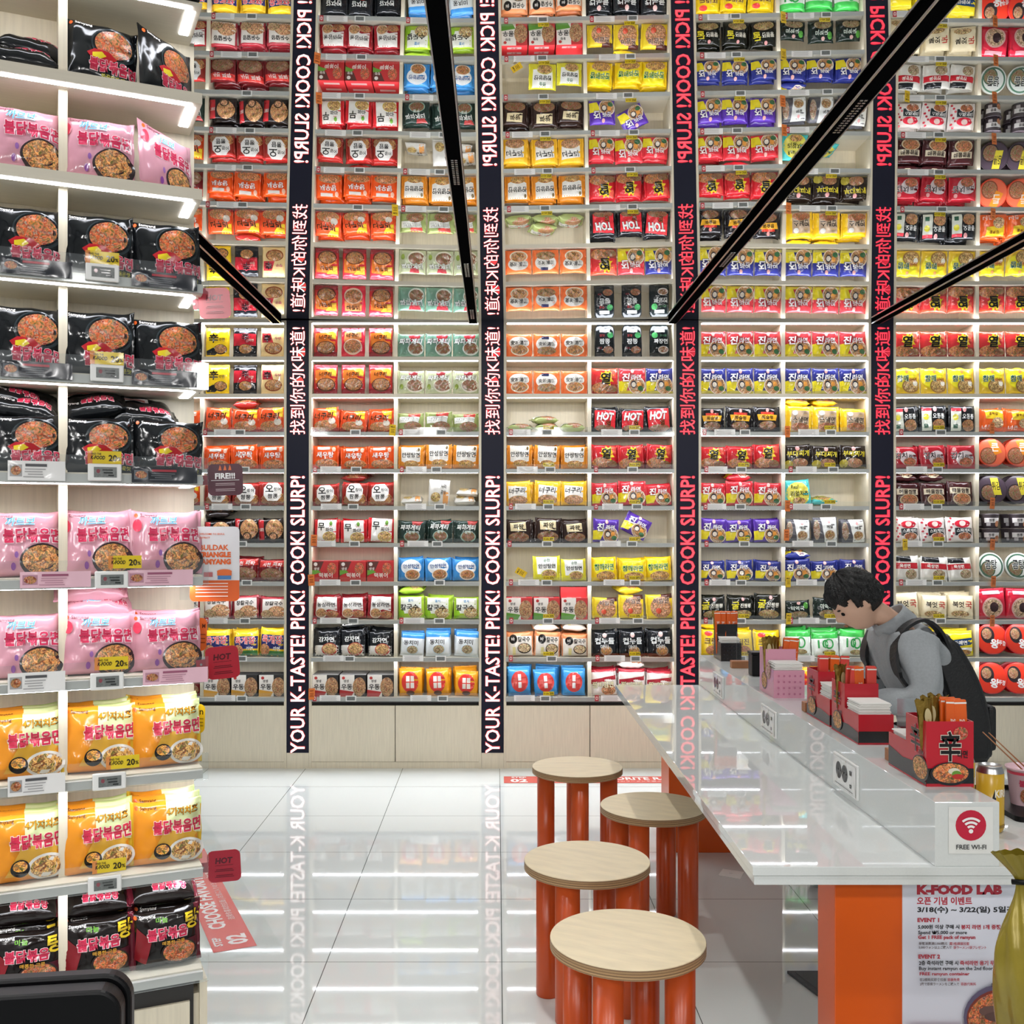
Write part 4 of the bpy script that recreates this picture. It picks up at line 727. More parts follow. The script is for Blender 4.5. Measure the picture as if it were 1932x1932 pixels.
# lip cards, price labels, discount tags
def gat(name, me, t, y, z, lab, cat, grp, tilt=0):
    o = bpy.data.objects.new(name, me); COL.objects.link(o); o.matrix_world = GM @ Matrix.Translation((-t, y, z)) @ Matrix.Rotation(math.radians(tilt), 4, 'Y'); return tag(o, lab, cat, grp)
def cardmesh(c, bar, line, w_=.15, h_=.037):
    g = Geo(); g.box(-w_/2, w_/2, 0, .0008, 0, h_, 'card', hx(c))
    it = [R_(0, .5, 2, 1, c), R_(-.72, .5, .42, .6, line), F_(-.72, .5, .18, .24, 'a05a3a'), R_(-.02, .78, .75, .14, bar)]+[R_(-.05-.06*(i % 2), .58-.13*i, .72-.1*(i % 3), .05, line) for i in range(4)]
    paint(g, it, w_, h_, planar((0, 0, 0), (1, 0, 0), (0, 0, 1))); return g.build('information_card', True)
CD = cardmesh('2c2f35', 'a83a44', '6f7378'); CP = cardmesh('e4b9c6', '9a5a72', 'b98a9a'); CWH = cardmesh('e9e8e6', '5a5a5c', 'a5a4a4', .12, .045)
g = Geo(); g.box(-.037, .037, -.009, 0, 0, .04, 'whitep', bev=.003); GE = g.build('frame', True)
g = Geo(); g.box(-.024, .026, -.0102, -.0088, .008, .032, 'screen'); paint(g, [E_(-.62, .6, .16, .2, '8a4a52'), R_(.2, .72, .9, .1, '3a3d3c'), R_(.25, .45, .8, .12, '2e3130'), R_(.5, .2, .5, .12, '2e3130')], .05, .024, planar((.001, -.0102, .008), (1, 0, 0), (0, 0, 1))); GS = g.build('grey_screen', True)
g = Geo(); g.box(-.037, .037, 0, .0008, 0, .03, 'card', hx('e2c52c'))
paint(g, [R_(0, .5, 2, 1, 'e2c52c'), R_(-.86, .5, .28, 1, 'd88a4a'), T_('FIND THE', -.5, .76, .16, '3a2a10', mu=.6), T_('K-FOOD', -.4, .48, .3, '201a0c', mu=.85, shear=.2, bold=.05), T_('20', .48, .46, .5, '201a0c', mu=.5, bold=.04), T_('%', .85, .4, .28, '201a0c', mu=.2)], .074, .03, planar((0, 0, 0), (1, 0, 0), (0, 0, 1))); GSALE = g.build('discount_tag', True)
dxs = [0, 0, .225, .215, .22, .205, .215, .21, .22, 0]
for r in range(2, 9):
    o = gat('price_label', GE, dxs[r]+.005, -.0205, GZ[r]+(.006 if r < 5 else .0), f'white price label on the {ordn[r]} level of the near shelf', 'price label', 'near shelf price labels'); obj('grey_screen', GS, o)
    gat('discount_tag', GSALE, dxs[r]-.005+(.01 if r < 5 else -.02 if r in (5, 7) else 0), -.022, GZ[r]+.046, f'yellow discount tag above the price label, {ordn[r]} level of near shelf', 'tag', 'near shelf discount tags')
    if r in (2, 3, 4, 5): gat('information_card', CD if r < 5 else CP, .09 if r < 5 else .1, -.0215, GZ[r]+.004, f"{'dark' if r < 5 else 'pink'} product card near the open end, {ordn[r]} level", 'card', 'near shelf cards')
    if r == 6: gat('information_card', CP, .065, -.0215, GZ[r]+.004, 'pink product card near the open end, seventh level', 'card', 'near shelf cards')
    if r in (2, 3): gat('information_card', CD, .37, -.0215, GZ[r]+.006, f'dark product card farthest from the open end, {ordn[r]} level', 'card', 'near shelf cards')
    elif r == 5: gat('information_card', CP, .33, -.0215, GZ[r]+.004, 'pink product card farthest from the open end, sixth level', 'card', 'near shelf cards')
    elif r in (4, 6, 7): gat('information_card', CWH, .37, -.0215, GZ[r]+.004, f'white printed card farthest from the open end, {ordn[r]} level', 'card', 'near shelf cards')
# hanging flags at the open end
def rrect(w_, h_, r, n=6):
    p = []
    for cx, cz, a in ((w_/2-r, h_/2-r, 0), (-w_/2+r, h_/2-r, 90), (-w_/2+r, -h_/2+r, 180), (w_/2-r, -h_/2+r, 270)):
        for i in range(n+1): q = math.radians(a+90*i/n); p.append((cx+r*math.cos(q), cz+r*math.sin(q)))
    return p
def flag(px, py, w_, h_, c, items, lab, rot=0, Y=2.56, arm='8a1c2c', al=.05):
    c0 = W(px, py, Y); o = empty('flavour_flag', c0, math.radians(8), lab, 'flag', 'flags on the near shelf end')
    o.rotation_euler = (0, math.radians(rot), math.radians(8))
    g = Geo(); g.prism(rrect(w_, h_, .014), 0, .0022, 'xz', 'gloss', hx(c)); paint(g, items, w_, h_, planar((0, 0, -h_/2), (1, 0, 0), (0, 0, 1)), None, 'gloss', 'cardfood'); obj('flag_plate', g.build('flag_plate', True), o)
    g = Geo(); g.box(-w_/2-al, -w_/2+.006, .0022, .004, -.012, .012, 'gloss', hx(arm)); g.lathe([(.003, .0), (.003, .002)], 12, 'silver', axis='y', c=(-w_/2-.012, .0005, 0)); obj('flag_arm', g.build('flag_arm', True), o)
hot = lambda c: [T_('HOT', 0, .68, .19, c, mu=1.1, bold=.06, shear=.15), R_(0, .53, 1.1, .012, c)]+[R_(0, z, 1.0+.15*(i % 2), .018, c) for i, z in enumerate((.4, .35, .22, .17))]
flag(405, 572, .076, .076, 'c2424f', hot('7a2430'), 'pale red flavour flag beside the third level of the near shelf', -4, al=.015)
flag(425, 905, .085, .078, '4f2330', [('p', [(-.28+.28*i-.09, .8), (-.28+.28*i+.09, .8), (-.28+.28*i+.06, .9), (-.28+.28*i, .97)], 'd96a3a') for i in range(3)]+[T_('FIRE!!!', 0, .62, .19, 'f2eeee', mu=1.55, bold=.06), R_(0, .48, 1.6, .015, 'e8e0e0')]+[R_(0, z, 1.1, .02, 'c0a8ac') for z in (.38, .33, .2, .15)], 'dark maroon flame flag beside the fifth level of the near shelf', -2, al=.03)
flag(420, 1250, .08, .08, 'a01f2c', hot('4a1018'), 'deep red flavour flag beside the eighth shelf level, over the wall bays', -5, al=.024)
flag(423, 1634, .08, .078, '98202f', hot('4a1520'), 'deep red flavour flag hanging over the floor sticker', -3, al=.028)
flag(373, 1356, .036, .075, 'e6c020', [T_('n', .5, .72, .15, '4a3c10', mu=.5)]+[R_(.4, z, .8, .03, '8a7420') for z in (.5, .38, .26)], 'yellow flavour flag behind the orange noodle bags', 2, 2.66, 'e6c020', .02)
flag(378, 1197, .032, .085, 'dd6a2a', [T_('M', .5, .76, .13, '5a2410', mu=.5)]+[R_(.4, z, .8, .03, '8a3c18') for z in (.5, .38, .26)], 'orange flavour flag behind the pink noodle bags', 2, 2.66, 'dd6a2a', .02)
c0 = W(405, 1064, 2.6); sg = empty('hanging_sign', c0, math.radians(6), 'white and orange product sign beside the pink noodle bags', 'sign')
SW, SH = .122, .188
g = Geo(); g.prism(rrect(SW, SH, .012), 0, .003, 'xz', 'gloss', hx('d8d6d8'))
paint(g, [('p', [(x/(SW/2), (z+SH/2)/SH) for x, z in rrect(SW, SH, .012) if z < -.03]+[(-1, .28), (1, .28)][::-1], 'd8602a'), T_('BULDAK', -.02, .72, .075, 'd8602a', mu=1.4, bold=.05), T_('TRIANGLE', 0, .625, .075, 'd8602a', mu=1.65, bold=.1), T_('SAMYANG', .0, .53, .075, 'd8602a', mu=1.8, bold=.1), T_('WELCOME TO SEOUL', -.1, .9, .025, 'd8602a', mu=1.2), T_('DISTRICT', -.4, .85, .025, 'd8602a', mu=.5),
          E_(.4, .4, .3, .03, 'd86a32'), R_(.4, .37, .58, .05, 'd86a32'), R_(.4, .32, .54, .05, '4a7ab0'), R_(-.25, .36, .35, .06, 'b5686a')]+[R_(-.1, z, 1.3, .012, 'f0d8c8') for z in (.24, .2, .16, .12, .07)], SW, SH, planar((0, 0, -SH/2), (1, 0, 0), (0, 0, 1)), None, 'gloss', 'cardfood')
obj('sign_plate', g.build('sign_plate', True), sg); g = Geo(); g.box(-SW/2-.025, -SW/2+.03, .003, .006, -.09, .05, 'clear'); obj('clear_holder', g.build('clear_holder', True), sg)

# ------------------------------------------------------------------ floor stickers
def sticker(o, xd, L_, Wd, fo, lab):
    s = empty('floor_sticker', (0, 0, 0), 0, lab, 'sticker', 'floor stickers')
    xd = Vector((*xd, 0)).normalized(); ud = Vector((-xd.y, xd.x, 0)); o = Vector((*o, .0006))
    mp = planar(o+xd*(L_/2), xd, ud, .0003)
    g = Geo(); paint(g, [R_(0, .5, 2, 1, 'd8564f')], L_, Wd, mp, None, 'gloss'); obj('red_band', g.build('red_band'), s)
    k = 2/L_
    for tx in [T_('STEP', -1+k*.09, .82, .2, 'f7f2f0', mu=k*.11, bold=.05), T_('02', -1+k*.09, .36, .48, 'f7f2f0', mu=k*.15, bold=.06), T_('CHOOSE FAVORITE RAMYUN', k*.085, .66, .42, 'f7f2f0', mu=k*.98, bold=.05), T_('选择你喜欢的拉面 | お気に入りのラーメンを選ぶ', -k*.02, .24, .2, 'f7e6e2', mu=k*.72, bold=.0)]:
        g = Geo(); paint(g, [tx], L_, Wd, mp, None, 'gloss', lay0=2); obj('lettering', g.build('lettering'), s)
    g = Geo(); a = o-xd*fo-ud*fo; Lx, Wx = L_+.7 if fo > .05 else L_+.1, Wd+2*fo
    a.z = .0003; q = [a, a+xd*Lx, a+xd*Lx+ud*Wx, a+ud*Wx]; g.add(q, [(0, 1, 2, 3)], m='film'); obj('clear_film', g.build('clear_film'), s)
ppx = Vector((-math.sin(TH), math.cos(TH)))
sticker(tuple(Vector((-.863, 3.714))), ppx, 1.24, .153, .08, 'red floor sticker running away from the near shelf')
sticker((.04, 6.085), (1, 0), 1.24, .165, .03, 'red floor sticker lying along the wall cabinets behind the stools')
# black device in the lower left corner
kb = empty('black_kiosk', (-.62, 1.2, -.028), math.radians(8), 'black rounded screen back in the near lower corner before the shelf', 'kiosk')
def rbox(name, w_, h_, y0, y1, z0, r, m, par):
    g = Geo(); g.prism([(x, z+z0+h_/2) for x, z in rrect(w_, h_, r, 8)], y0, y1, 'xz', m); o = obj(name, g.build(name, True), par); b = o.modifiers.new('b', 'BEVEL'); b.width = .004; b.segments = 2; b.limit_method = 'ANGLE'; return o
rbox('screen_housing', .36, .5, -.02, .01, .49, .028, 'blackp', kb); rbox('rear_rim', .37, .51, .013, .035, .485, .032, 'blackp', kb)
bx('neck', -.03, .03, .0, .03, .02, .5, 'blackp', kb); bx('foot', -.16, .16, -.12, .14, .028, .045, 'blackp', kb, .005)
# ------------------------------------------------------------------ long counter
TT = .74; TX0, TX1, TY0, TY1 = .574, 1.54, 2.32, 5.02; RX0, RX1 = .984, 1.129; RT = .885
tb = empty('counter_table', ((TX0+TX1)/2, (TY0+TY1)/2, 0), 0, 'long white quartz counter with a raised spine and orange slab legs', 'table')
def tbx(name, x0, x1, y0, y1, z0, z1, m, bev=0):
    c = tb.location; return bx(name, x0-c.x, x1-c.x, y0-c.y, y1-c.y, z0, z1, m, tb, bev)
tbx('tabletop', TX0, TX1, TY0, TY1, TT-.02, TT, 'quartz', .0015)
tbx('under_top', TX0+.004, TX1-.004, TY0+.004, TY1-.004, TT-.042, TT-.0215, 'quartz', .0015)
tbx('spine', RX0, RX1, TY0+.003, TY1, TT, RT, 'quartz', .0012)
tbx('leg', .794, 1.32, 2.43, 2.56, 0, TT-.042, 'orange', .002); tbx('leg', .794, 1.32, 4.78, 5.0, 0, TT-.042, 'orange', .002)
tbx('apron', .9, 1.2, 2.56, 4.78, TT-.12, TT-.042, 'whitep')
# sockets in the spine
g = Geo(); g.box(-.008, 0, -.1, .1, -.047, .047, 'whitep', bev=.002); PLATE = g.build('plate', True)
g = Geo(); mp = planar((-.0082, 0, -.047), (0, -1, 0), (0, 0, 1))
paint(g, [R_(0, .5, 1.9, .88, 'dcdcd8'), R_(0, .5, 1.86, .85, 'efefec'), ('a', -.45, .55, .024, 0, 0, 2*PI, '111214'), ('a', .05, .55, .024, 0, 0, 2*PI, '111214'), R_(.55, .68, .16, .13, '15171a'), R_(.55, .3, .13, .11, '15171a'), R_(0, .14, 1.5, .02, '303236')], .2, .094, mp)
for dx in (-.045, .005):
    for s_ in (-1, 1): paint(g, [('a', (dx+.010*s_)/.1, .55, .003, 0, 0, 2*PI, '4a4c50')], .2, .094, mp, lay0=8)
SOCK = g.build('printed_sockets')
for y, wl in ((4.58, 'farthest along, beside the pink tissue box'), (3.73, 'middle of the three, below the red boxes'), (2.905, 'nearest, below the front red box')):
    o = tag(obj('power_outlet', PLATE, None, (RX0, y, .807)), f'white double power socket on the counter spine, {wl}', 'power outlet', 'counter sockets'); obj('socket_face_print', SOCK, o)
# Wi-Fi sticker
wf = empty('wifi_sticker', (1.064, TY0+.002, .822), 0, 'red round Wi-Fi sticker on the end of the counter spine', 'sticker')
arcs = [('a', 0, .56, .0345, 0, 0, 2*PI, 'c4223e'), ('a', 0, .43, .005, 0, 0, 2*PI, 'f7f4f4')]+[('a', 0, .43, r, 1-.0052/r, PI*.27, PI*.73, 'f7f4f4') for r in (.0135, .0225, .0315)]
g = Geo(); paint(g, [R_(0, .45, 2, 1.05, 'e6e7e3')]+arcs+[T_('FREE WI-FI', 0, .08, .105, '2a2a2c', mu=1.45, bold=.02)], .1, .1, planar((0, 0, -.045), (1, 0, 0), (0, 0, 1))); obj('printed_face', g.build('printed_face'), wf)
# poster on the near leg
px0 = .952; PW, PH = .46, .66
po = empty('event_poster', (px0+PW/2, 2.43, .035), 0, 'white event poster with red title on the near orange counter leg', 'poster')
g = Geo(); g.box(-PW/2, PW/2, -.0022, 0, 0, PH, 'gloss', hx('dfe2ee')); obj('sheet', g.build('sheet', True), po)
def L_(s, px, py, hpx, col, maxw=240, bold=.02):   # left aligned line at photo pixels
    v, t, dm = text2d(s, bold); k = 2.43/F; h_ = hpx*k; sc = h_/dm[1]; wd = maxw*k
    x = (px-CX)*k-px0-PW/2+wd/2; z = HC-(py-CY)*k-.035
    return ('t', s, x/(PW/2), z/PH, h_/PH, col, None, -wd/(PW/2), bold+.02, 0, 0, 0)
R1, K1 = 'b5283c', '1d1d22'
it = [L_('K-FOOD LAB', 1729, 1678, 19, R1, 161, .09), L_('오픈 기념 이벤트', 1729, 1699, 15, R1, 104, .03), L_('3/18(수) ~ 3/22(일) 5일간', 1730, 1716, 14, K1, 184, .03), L_('EVENT 1', 1730, 1735, 8, R1, 41, .05), L_('5,000원 이상 구매 시', 1731, 1748, 9, K1, 78, .02), L_('봉지 라면 1개 증정', 1812, 1748, 9, R1, 74, .03), L_('Spend ₩5,000 or more', 1731, 1759, 9, K1, 92, .01), L_('Get 1 FREE pack of ramyun', 1731, 1768, 9, R1, 108, .03), L_('单笔消费满5,000韩元', 1732, 1779, 6, '5a4a4a', 54, 0), L_('赠1包袋装拉面', 1790, 1779, 6, R1, 37, 0), L_('5,000ウォン以上ご購入で', 1732, 1786, 6, '5a4a4a', 62, 0), L_('袋ラーメン1袋プレゼント', 1797, 1786, 6, R1, 62, 0),
      L_('EVENT 2', 1731, 1803, 8, R1, 41, .05), L_('2층 즉석라면 구매 시', 1732, 1815, 9, K1, 74, .02), L_('즉석라면 용기 무료', 1809, 1815, 9, R1, 74, .03), L_('Buy instant ramyun on the 2nd floor', 1732, 1826, 9, K1, 139, .01), L_('FREE ramyun container', 1733, 1836, 8, R1, 94, .03), L_('在2楼购买即食拉面', 1733, 1846, 6, '5a4a4a', 50, 0), L_('容器免费', 1785, 1846, 6, R1, 23, 0), L_('2階で即席ラーメンをご購入で', 1733, 1854, 6, '5a4a4a', 74, 0), L_('容器代無料', 1810, 1854, 6, R1, 29, 0)]
k = 2.43/F
def PX(px, py): return ((px-CX)*k-px0-PW/2)/(PW/2), (HC-(py-CY)*k-.035)/PH
u, v = PX(1890, 1916); it += [E_(u, v, .405, .118, '5d5270'), E_(u, v-.005, .375, .105, '7c2a1c'), F_(u, v-.008, .36, .098, 'd8653a')]
for (a, b, rx, rz, c) in ((1868, 1905, .13, .02, '6a4a42'), (1880, 1915, .14, .018, '5a3c36'), (1895, 1898, .12, .03, 'b03a2e'), (1885, 1889, .05, .012, '4a7a3a'), (1912, 1905, .05, .014, 'd8d0a8')):
    q = PX(a, b); it.append(E_(q[0], q[1], rx, rz, c))
q = PX(1884, 1872); it += [R_(q[0], q[1], .07, .06, 'd9a85a'), R_(*PX(1880, 1853), .14, .005, '2a2020'), R_(*PX(1880, 1857), .14, .004, '2a2020')]
it += [P_([PX(1711, 1929), PX(1815, 1929), PX(1822, 1960), PX(1711, 1960)], 'b52a3c')]
g = Geo(); paint(g, it, PW, PH, planar((0, -.0022, 0), (1, 0, 0), (0, 0, 1), .00025), None, 'gloss', 'cardfood'); obj('printed_text', g.build('printed_text'), po)

# ------------------------------------------------------------------ stools
def make_stool():
    r = empty('stool'); 
    g = Geo(); g.lathe([(.1965, .4285), (.1975, .4295), (.1975, .4545), (.1965, .456)], 64, 'ply'); obj('seat', g.build('seat', True), r)
    g = Geo(); z = .4295
    for i, c in enumerate(('8a6a48', 'b8966a', '7d5f40', 'b08c60', '8a6a48', 'a5855c', '84664a')):
        g.lathe([(.1979, z), (.1979, z+.0033)], 64, 'card', hx(c), cap=False); z += .0034
    obj('seat_edge', g.build('seat_edge'), r)
    for k in range(4):
        a = PI/2*k; g = Geo(); g.lathe([(.036, 0), (.038, .004), (.038, .4285)], 40, 'orangeleg', c=(.138*math.cos(a), .138*math.sin(a), 0)); obj('leg', g.build('leg', True), r)
    return r
st = make_stool()
def copy_tree(o):
    c = o.copy(); COL.objects.link(c)
    for ch in o.children:
        d = ch.copy(); COL.objects.link(d); d.parent = c
    return c
for i, (x, y, a, lab) in enumerate([(.352, 4.54, 0, 'farthest orange-legged stool, close to the wall cabinets'), (.283, 3.26, -30, 'orange-legged stool second nearest, clear of the counter'), (.333, 2.64, -27, 'nearest orange-legged stool with pale plywood seat'), (.588, 3.90, -30, 'orange-legged stool tucked partly beneath the counter edge'), (1.78, 4.2, 20, 'orange-legged stool under the seated man'), (1.02, 1.85, 10, 'orange-legged stool below the frame holding the olive bag')]):
    o = st if i == 0 else copy_tree(st)
    o.location = (x, y, 0); o.rotation_euler = (0, 0, math.radians(a)); tag(o, lab, 'stool', 'orange-legged plywood stools')
bpy.context.view_layer.update()
# paper and plate on the floor
a, b, c, d = [W(px, py, 2925/(py-997)) for px, py in ((1355, 1652), (1397, 1659), (1404, 1646), (1364, 1640))]
g = Geo(); pts = [(v.x, v.y) for v in (a, b, c, d)]; g.prism(pts, .0008, .0022, 'xy', 'paper'); paint(g, [R_(0, .5, .5, .06, '8a8a88')], .06, .03, planar((sum(p[0] for p in pts)/4-.0, sum(p[1] for p in pts)/4-.012, .0023), (1, .1, 0), (-.1, 1, 0))); tag(obj('paper_slip', g.build('paper_slip', True)), 'small white paper slip lying on the floor under the counter', 'paper')
pts = [(.977, 3.482), (1.22, 3.482), (1.22, 3.26), (1.04, 3.262)]
fp = empty('floor_plate', (0, 0, 0), 0, 'dark grey plate lying on the floor behind the near orange leg', 'floor plate'); g = Geo(); g.prism(pts, .001, .010, 'xy', mat('dark_plate', '4a4f52', .55, bump=.2, bscale=40)); obj('plate', g.build('plate', True), fp)
g = Geo(); g.prism([(1.0, 3.47), (1.2, 3.47), (1.2, 3.275), (1.052, 3.275)], .0102, .0115, 'xy', mat('dark_plate_inset', '55595c', .6)); obj('inset', g.build('inset', True), fp)

# ------------------------------------------------------------------ holders on the spine
def holder(x0, yn, w_, L_, tall_front, base, lab, sideart, frontart, hT=.155, hL=.085, stepf=.52, cat='tissue holder', band=None):
    """open carton: tall chopstick part and low napkin part; yn = near end, extends away by L_"""
    h_ = empty('napkin_holder', (x0+w_/2, yn+L_/2, RT), 0, lab, cat)
    c = hx(base); t = .003; ys = yn+L_*stepf if tall_front else yn+L_*(1-stepf)
    P = ([(-L_/2, 0), (-L_/2, hT), (ys-yn-L_/2, hT), (ys-yn-L_/2, hL), (L_/2, hL), (L_/2, 0)] if tall_front else [(-L_/2, 0), (-L_/2, hL), (ys-yn-L_/2, hL), (ys-yn-L_/2, hT), (L_/2, hT), (L_/2, 0)])
    for s_ in (-1, 1):
        a = s_*(w_/2-t/2); g = Geo(); g.prism(P, a-t/2, a+t/2, 'yz', 'gloss', c); obj('side_panel', g.build('side_panel', True), h_)
    zf, zb = (hT, hL) if tall_front else (hL, hT)
    for nm, ya, z in (('front_panel', -L_/2, zf), ('rear_panel', L_/2-t, zb), ('middle_panel', ys-yn-L_/2, hT)):
        g = Geo(); g.box(-w_/2+t, w_/2-t, ya, ya+t, 0, z, 'gloss', c); obj(nm, g.build(nm, True), h_)
    g = Geo(); g.box(-w_/2+t, w_/2-t, -L_/2+t, L_/2-t, 0, .003, 'gloss', c); obj('bottom_panel', g.build('bottom_panel', True), h_)
    if sideart: decal('printed_side', sideart, L_, hT, (-w_/2-.0003, 0, 0), (0, -1, 0), (0, 0, 1), h_, 'gloss')
    if frontart: decal('printed_front', frontart, w_, zf, (0, -L_/2-.0003, 0), (1, 0, 0), (0, 0, 1), h_, 'gloss')
    return ys
def red_side(tall_front):
    s_ = 1 if tall_front else 1
    u = .5 if tall_front else -.52
    return [P_([(-1, .01), (1, .01), (1, .24), (.5, .3), (-.2, .26), (-1, .34)], '1f2023'), R_(0, .012, 2, .025, 'b8202e'), T_('辛', u, .68 if 1 else .6, .42, '141012', 'd8606a', mu=.56, bold=.02, ow=.04), T_('라면', u+.28, .48, .1, '2a1214', mu=.3), B_(u+.25, .24, .4, .2, '2c2624', 'd8a070')]
# front: tall part towards the viewer
ys1 = holder(1.022, 2.462, .113, .235, True, 'c01f2e', 'nearest red napkin holder with orange chopsticks on the counter spine', red_side(True),
       [P_([(-1, 0), (1, 0), (1, .28), (-1, .28)], '1b1c1f'), R_(0, .02, 2, .05, 'b81f2e'), F_(.45, .82, .3, .1, 'c23034'), T_('辛', 0, .62, .46, '120f10', 'dccfc0', mu=.9, bold=.03, ow=.04), T_('라면', .52, .5, .12, '1a1214', mu=.42), B_(0, .2, .86, .18, '1d1f24', 'd97a46'), E_(.15, .24, .25, .05, 'e9dfc8'), E_(.25, .2, .2, .05, '6a9a3a'), E_(.3, .16, .25, .04, 'c2342c')])
# two red boxes behind it: low napkin part towards the viewer
for yn, x0, lab in ((2.94, 1.028, 'red napkin holder second from the near end, napkins facing out'), (3.2, 1.03, 'red napkin holder third from the near end, before the pink one')):
    holder(x0, yn, .1, .235, False, 'bd1f2d', lab, [P_([(-1, .01), (1, .01), (1, .22), (.3, .27), (-1, .24)], '1f2023'), R_(0, .012, 2, .025, 'b8202e'), T_('辛', -.55, .66, .4, '141012', 'd8606a', mu=.5, bold=.01, ow=.04), T_('라면', -.3, .42, .1, '2a1214', mu=.3), B_(-.5, .24, .36, .19, '2c2624', 'd8a070')], [R_(0, .22, 2, .44, '1f2023'), R_(0, .03, 2, .06, 'b8202e')], stepf=.5)
holder(1.002, 3.745, .112, .2, False, 'dd9db2', 'pink napkin holder behind the red ones on the counter spine', [B_(-.3, .28, .4, .2, '5a3a34', 'd8a070'), F_(.3, .55, .3, .2, 'd6b0c0')], [E_(-.7+.35*(i % 5), .15+.22*(i//5), .07, .04, 'c47a96') for i in range(20)], hT=.165, hL=.1, stepf=.45)
holder(1.035, 4.78, .095, .16, False, '17171a', 'black napkin holder at the far end of the counter spine', None, [E_(-.7+.35*(i % 5), .15+.22*(i//5), .05, .03, '2f2f36') for i in range(20)], hT=.165, hL=.085, stepf=.5)
# napkins
def napkins(x0, x1, y0, y1, z0, n, lab, lean=0):
    t = empty('napkin_stack', ((x0+x1)/2, (y0+y1)/2, z0), 0, lab, 'napkins', 'napkin stacks in the holders')
    g = Geo(); R = random.Random(int(y0*1000))
    for i in range(n):
        dx, dy = R.uniform(-.003, .003), R.uniform(-.006, .002); g.box(-(x1-x0)/2+dx, (x1-x0)/2+dx, -(y1-y0)/2+dy, (y1-y0)/2+dy, i*.0042, i*.0042+.0036, 'paper', bev=.0012)
    o = obj('paper_stack', g.build('paper_stack', True), t); o.rotation_euler = (lean, 0, 0); return t
napkins(1.028, 1.129, 2.592, 2.688, RT+.004, 22, 'white napkin stack in the nearest red holder')
napkins(1.033, 1.123, 2.948, 3.05, RT+.004, 27, 'white napkin stack in the second red holder from the near end')
napkins(1.035, 1.125, 3.208, 3.31, RT+.004, 29, 'white napkin stack in the third red holder from the near end')
napkins(1.007, 1.109, 3.753, 3.85, RT+.004, 29, 'white napkin stack in the pink holder')
napkins(1.04, 1.125, 4.788, 4.855, RT+.004, 25, 'white napkin stack in the black holder')
# chopstick packets and spoon packets
def sticks(me, name, lab, cat, x, y, z, rx=0, ry=0, rz=0): return tag(obj(name, me, None, (x, y, z), (math.radians(rx), math.radians(ry), math.radians(rz))), lab, cat, cat+' packets in the holders')
def packet(c, txt, tc, w_=.03, h_=.2, band=None):
    g = Geo(); g.box(-w_/2, w_/2, -.0045, .0045, 0, h_, 'gloss', hx(c), bev=.0035)
    paint(g, ([R_(0, .5, 1.85, .4, band)] if band else [])+[R_(0, .96, 1.9, .02, 'f2e9df'), T_(txt, 0, .62, w_*.55/h_, tc, mu=9, bold=.03, rot=PI/2)], w_, h_, planar((0, -.0045, 0), (1, 0, 0), (0, 0, 1)), None, 'gloss'); return g.build('chopstick_packet', True)
PO = packet('e2601c', 'Samyang', 'f4d8c4'); PR = packet('d8453a', 'N', 'f4e4e0', band='efe6e2')
g = Geo(); R = random.Random(4)
sp = [(0, 0), (.2, .008), (.6, .012), (.8, .02), (.95, .021), (1, .016)]
pts = []
for i in range(9):
    for j, (zz, ww) in enumerate([(0, .017), (.2, .017), (.4, .018), (.6, .019), (.8, .021), (.93, .021), (1, .023)]):
        a = -1+i/4; pts.append((a*ww+.002*math.sin(j*2+i), -.006*(1-a*a)-.003*math.sin(3*i+2*j), zz*.19+.004*math.sin(i*1.7)))
fs = [(i*7+j, (i+1)*7+j, (i+1)*7+j+1, i*7+j+1) for i in range(8) for j in range(6)]
g.add(pts, fs, m='gold', smooth=True); g.add([(p[0], -p[1]*.6+.001, p[2]) for p in pts], [f[::-1] for f in fs], m='gold', smooth=True); SPN = g.build('spoon_packet')
g = Geo(); paint(g, [E_(0, .78, .45, .11, 'c9b98a', 0), R_(0, .45, .16, .6, 'b09a5a')], .04, .19, planar((0, -.0115, 0), (1, 0, 0), (0, 0, 1)), None, 'gloss'); SPP = g.build('printed_spoon')
def spoon(x, y, z, lab, ry=0, rz=0, rx=0):
    o = sticks(SPN, 'spoon_packet', lab, 'spoon', x, y, z, rx, ry, rz); obj('printed_spoon', SPP, o)
W3 = ['first', 'second', 'third', 'fourth', 'fifth', 'sixth', 'seventh', 'eighth']
Z0 = RT+.004
for i in range(6): sticks(PO, 'chopstick_packet', f"orange chopstick packet in the nearest red holder, {W3[i]} from the front", 'chopstick', 1.118-.028*(i % 2)-.004*(i//2), 2.475+.019*(i//2)+.004*(i % 2), Z0, -3, -2+3*(i % 2), rnd.uniform(-8, 8))
for i in range(3): spoon(1.045+.014*i, 2.49+.03*i, Z0+.012, f"gold spoon packet in the nearest red holder, {W3[i]} from its left side", -6+5*i, 12-16*i)
for b, (yy, x0, wl) in enumerate(((3.075, 1.04, 'second'), (3.335, 1.042, 'third'))):
    for i in range(6): sticks(PR if i % 3 != 1 else PO, 'chopstick_packet', f"{'red and white' if i % 3 != 1 else 'orange'} chopstick packet in the {wl} red holder, {W3[i]} along", 'chopstick', x0+.012+.03*(i % 3), yy+.018*(i//3), Z0, 0, rnd.uniform(-8, 5), rnd.uniform(-10, 10))
spoon(1.046, 3.125, Z0+.01, 'gold spoon packet standing in the second red holder', -3, 20)
for i in range(7): sticks(PO, 'chopstick_packet', f"orange chopstick packet in the pink holder, {W3[i]} along", 'chopstick', 1.098-.012*(i % 4), 3.865+.02*(i//4), Z0, -2, 2+rnd.uniform(2, 7), rnd.uniform(-10, 10))
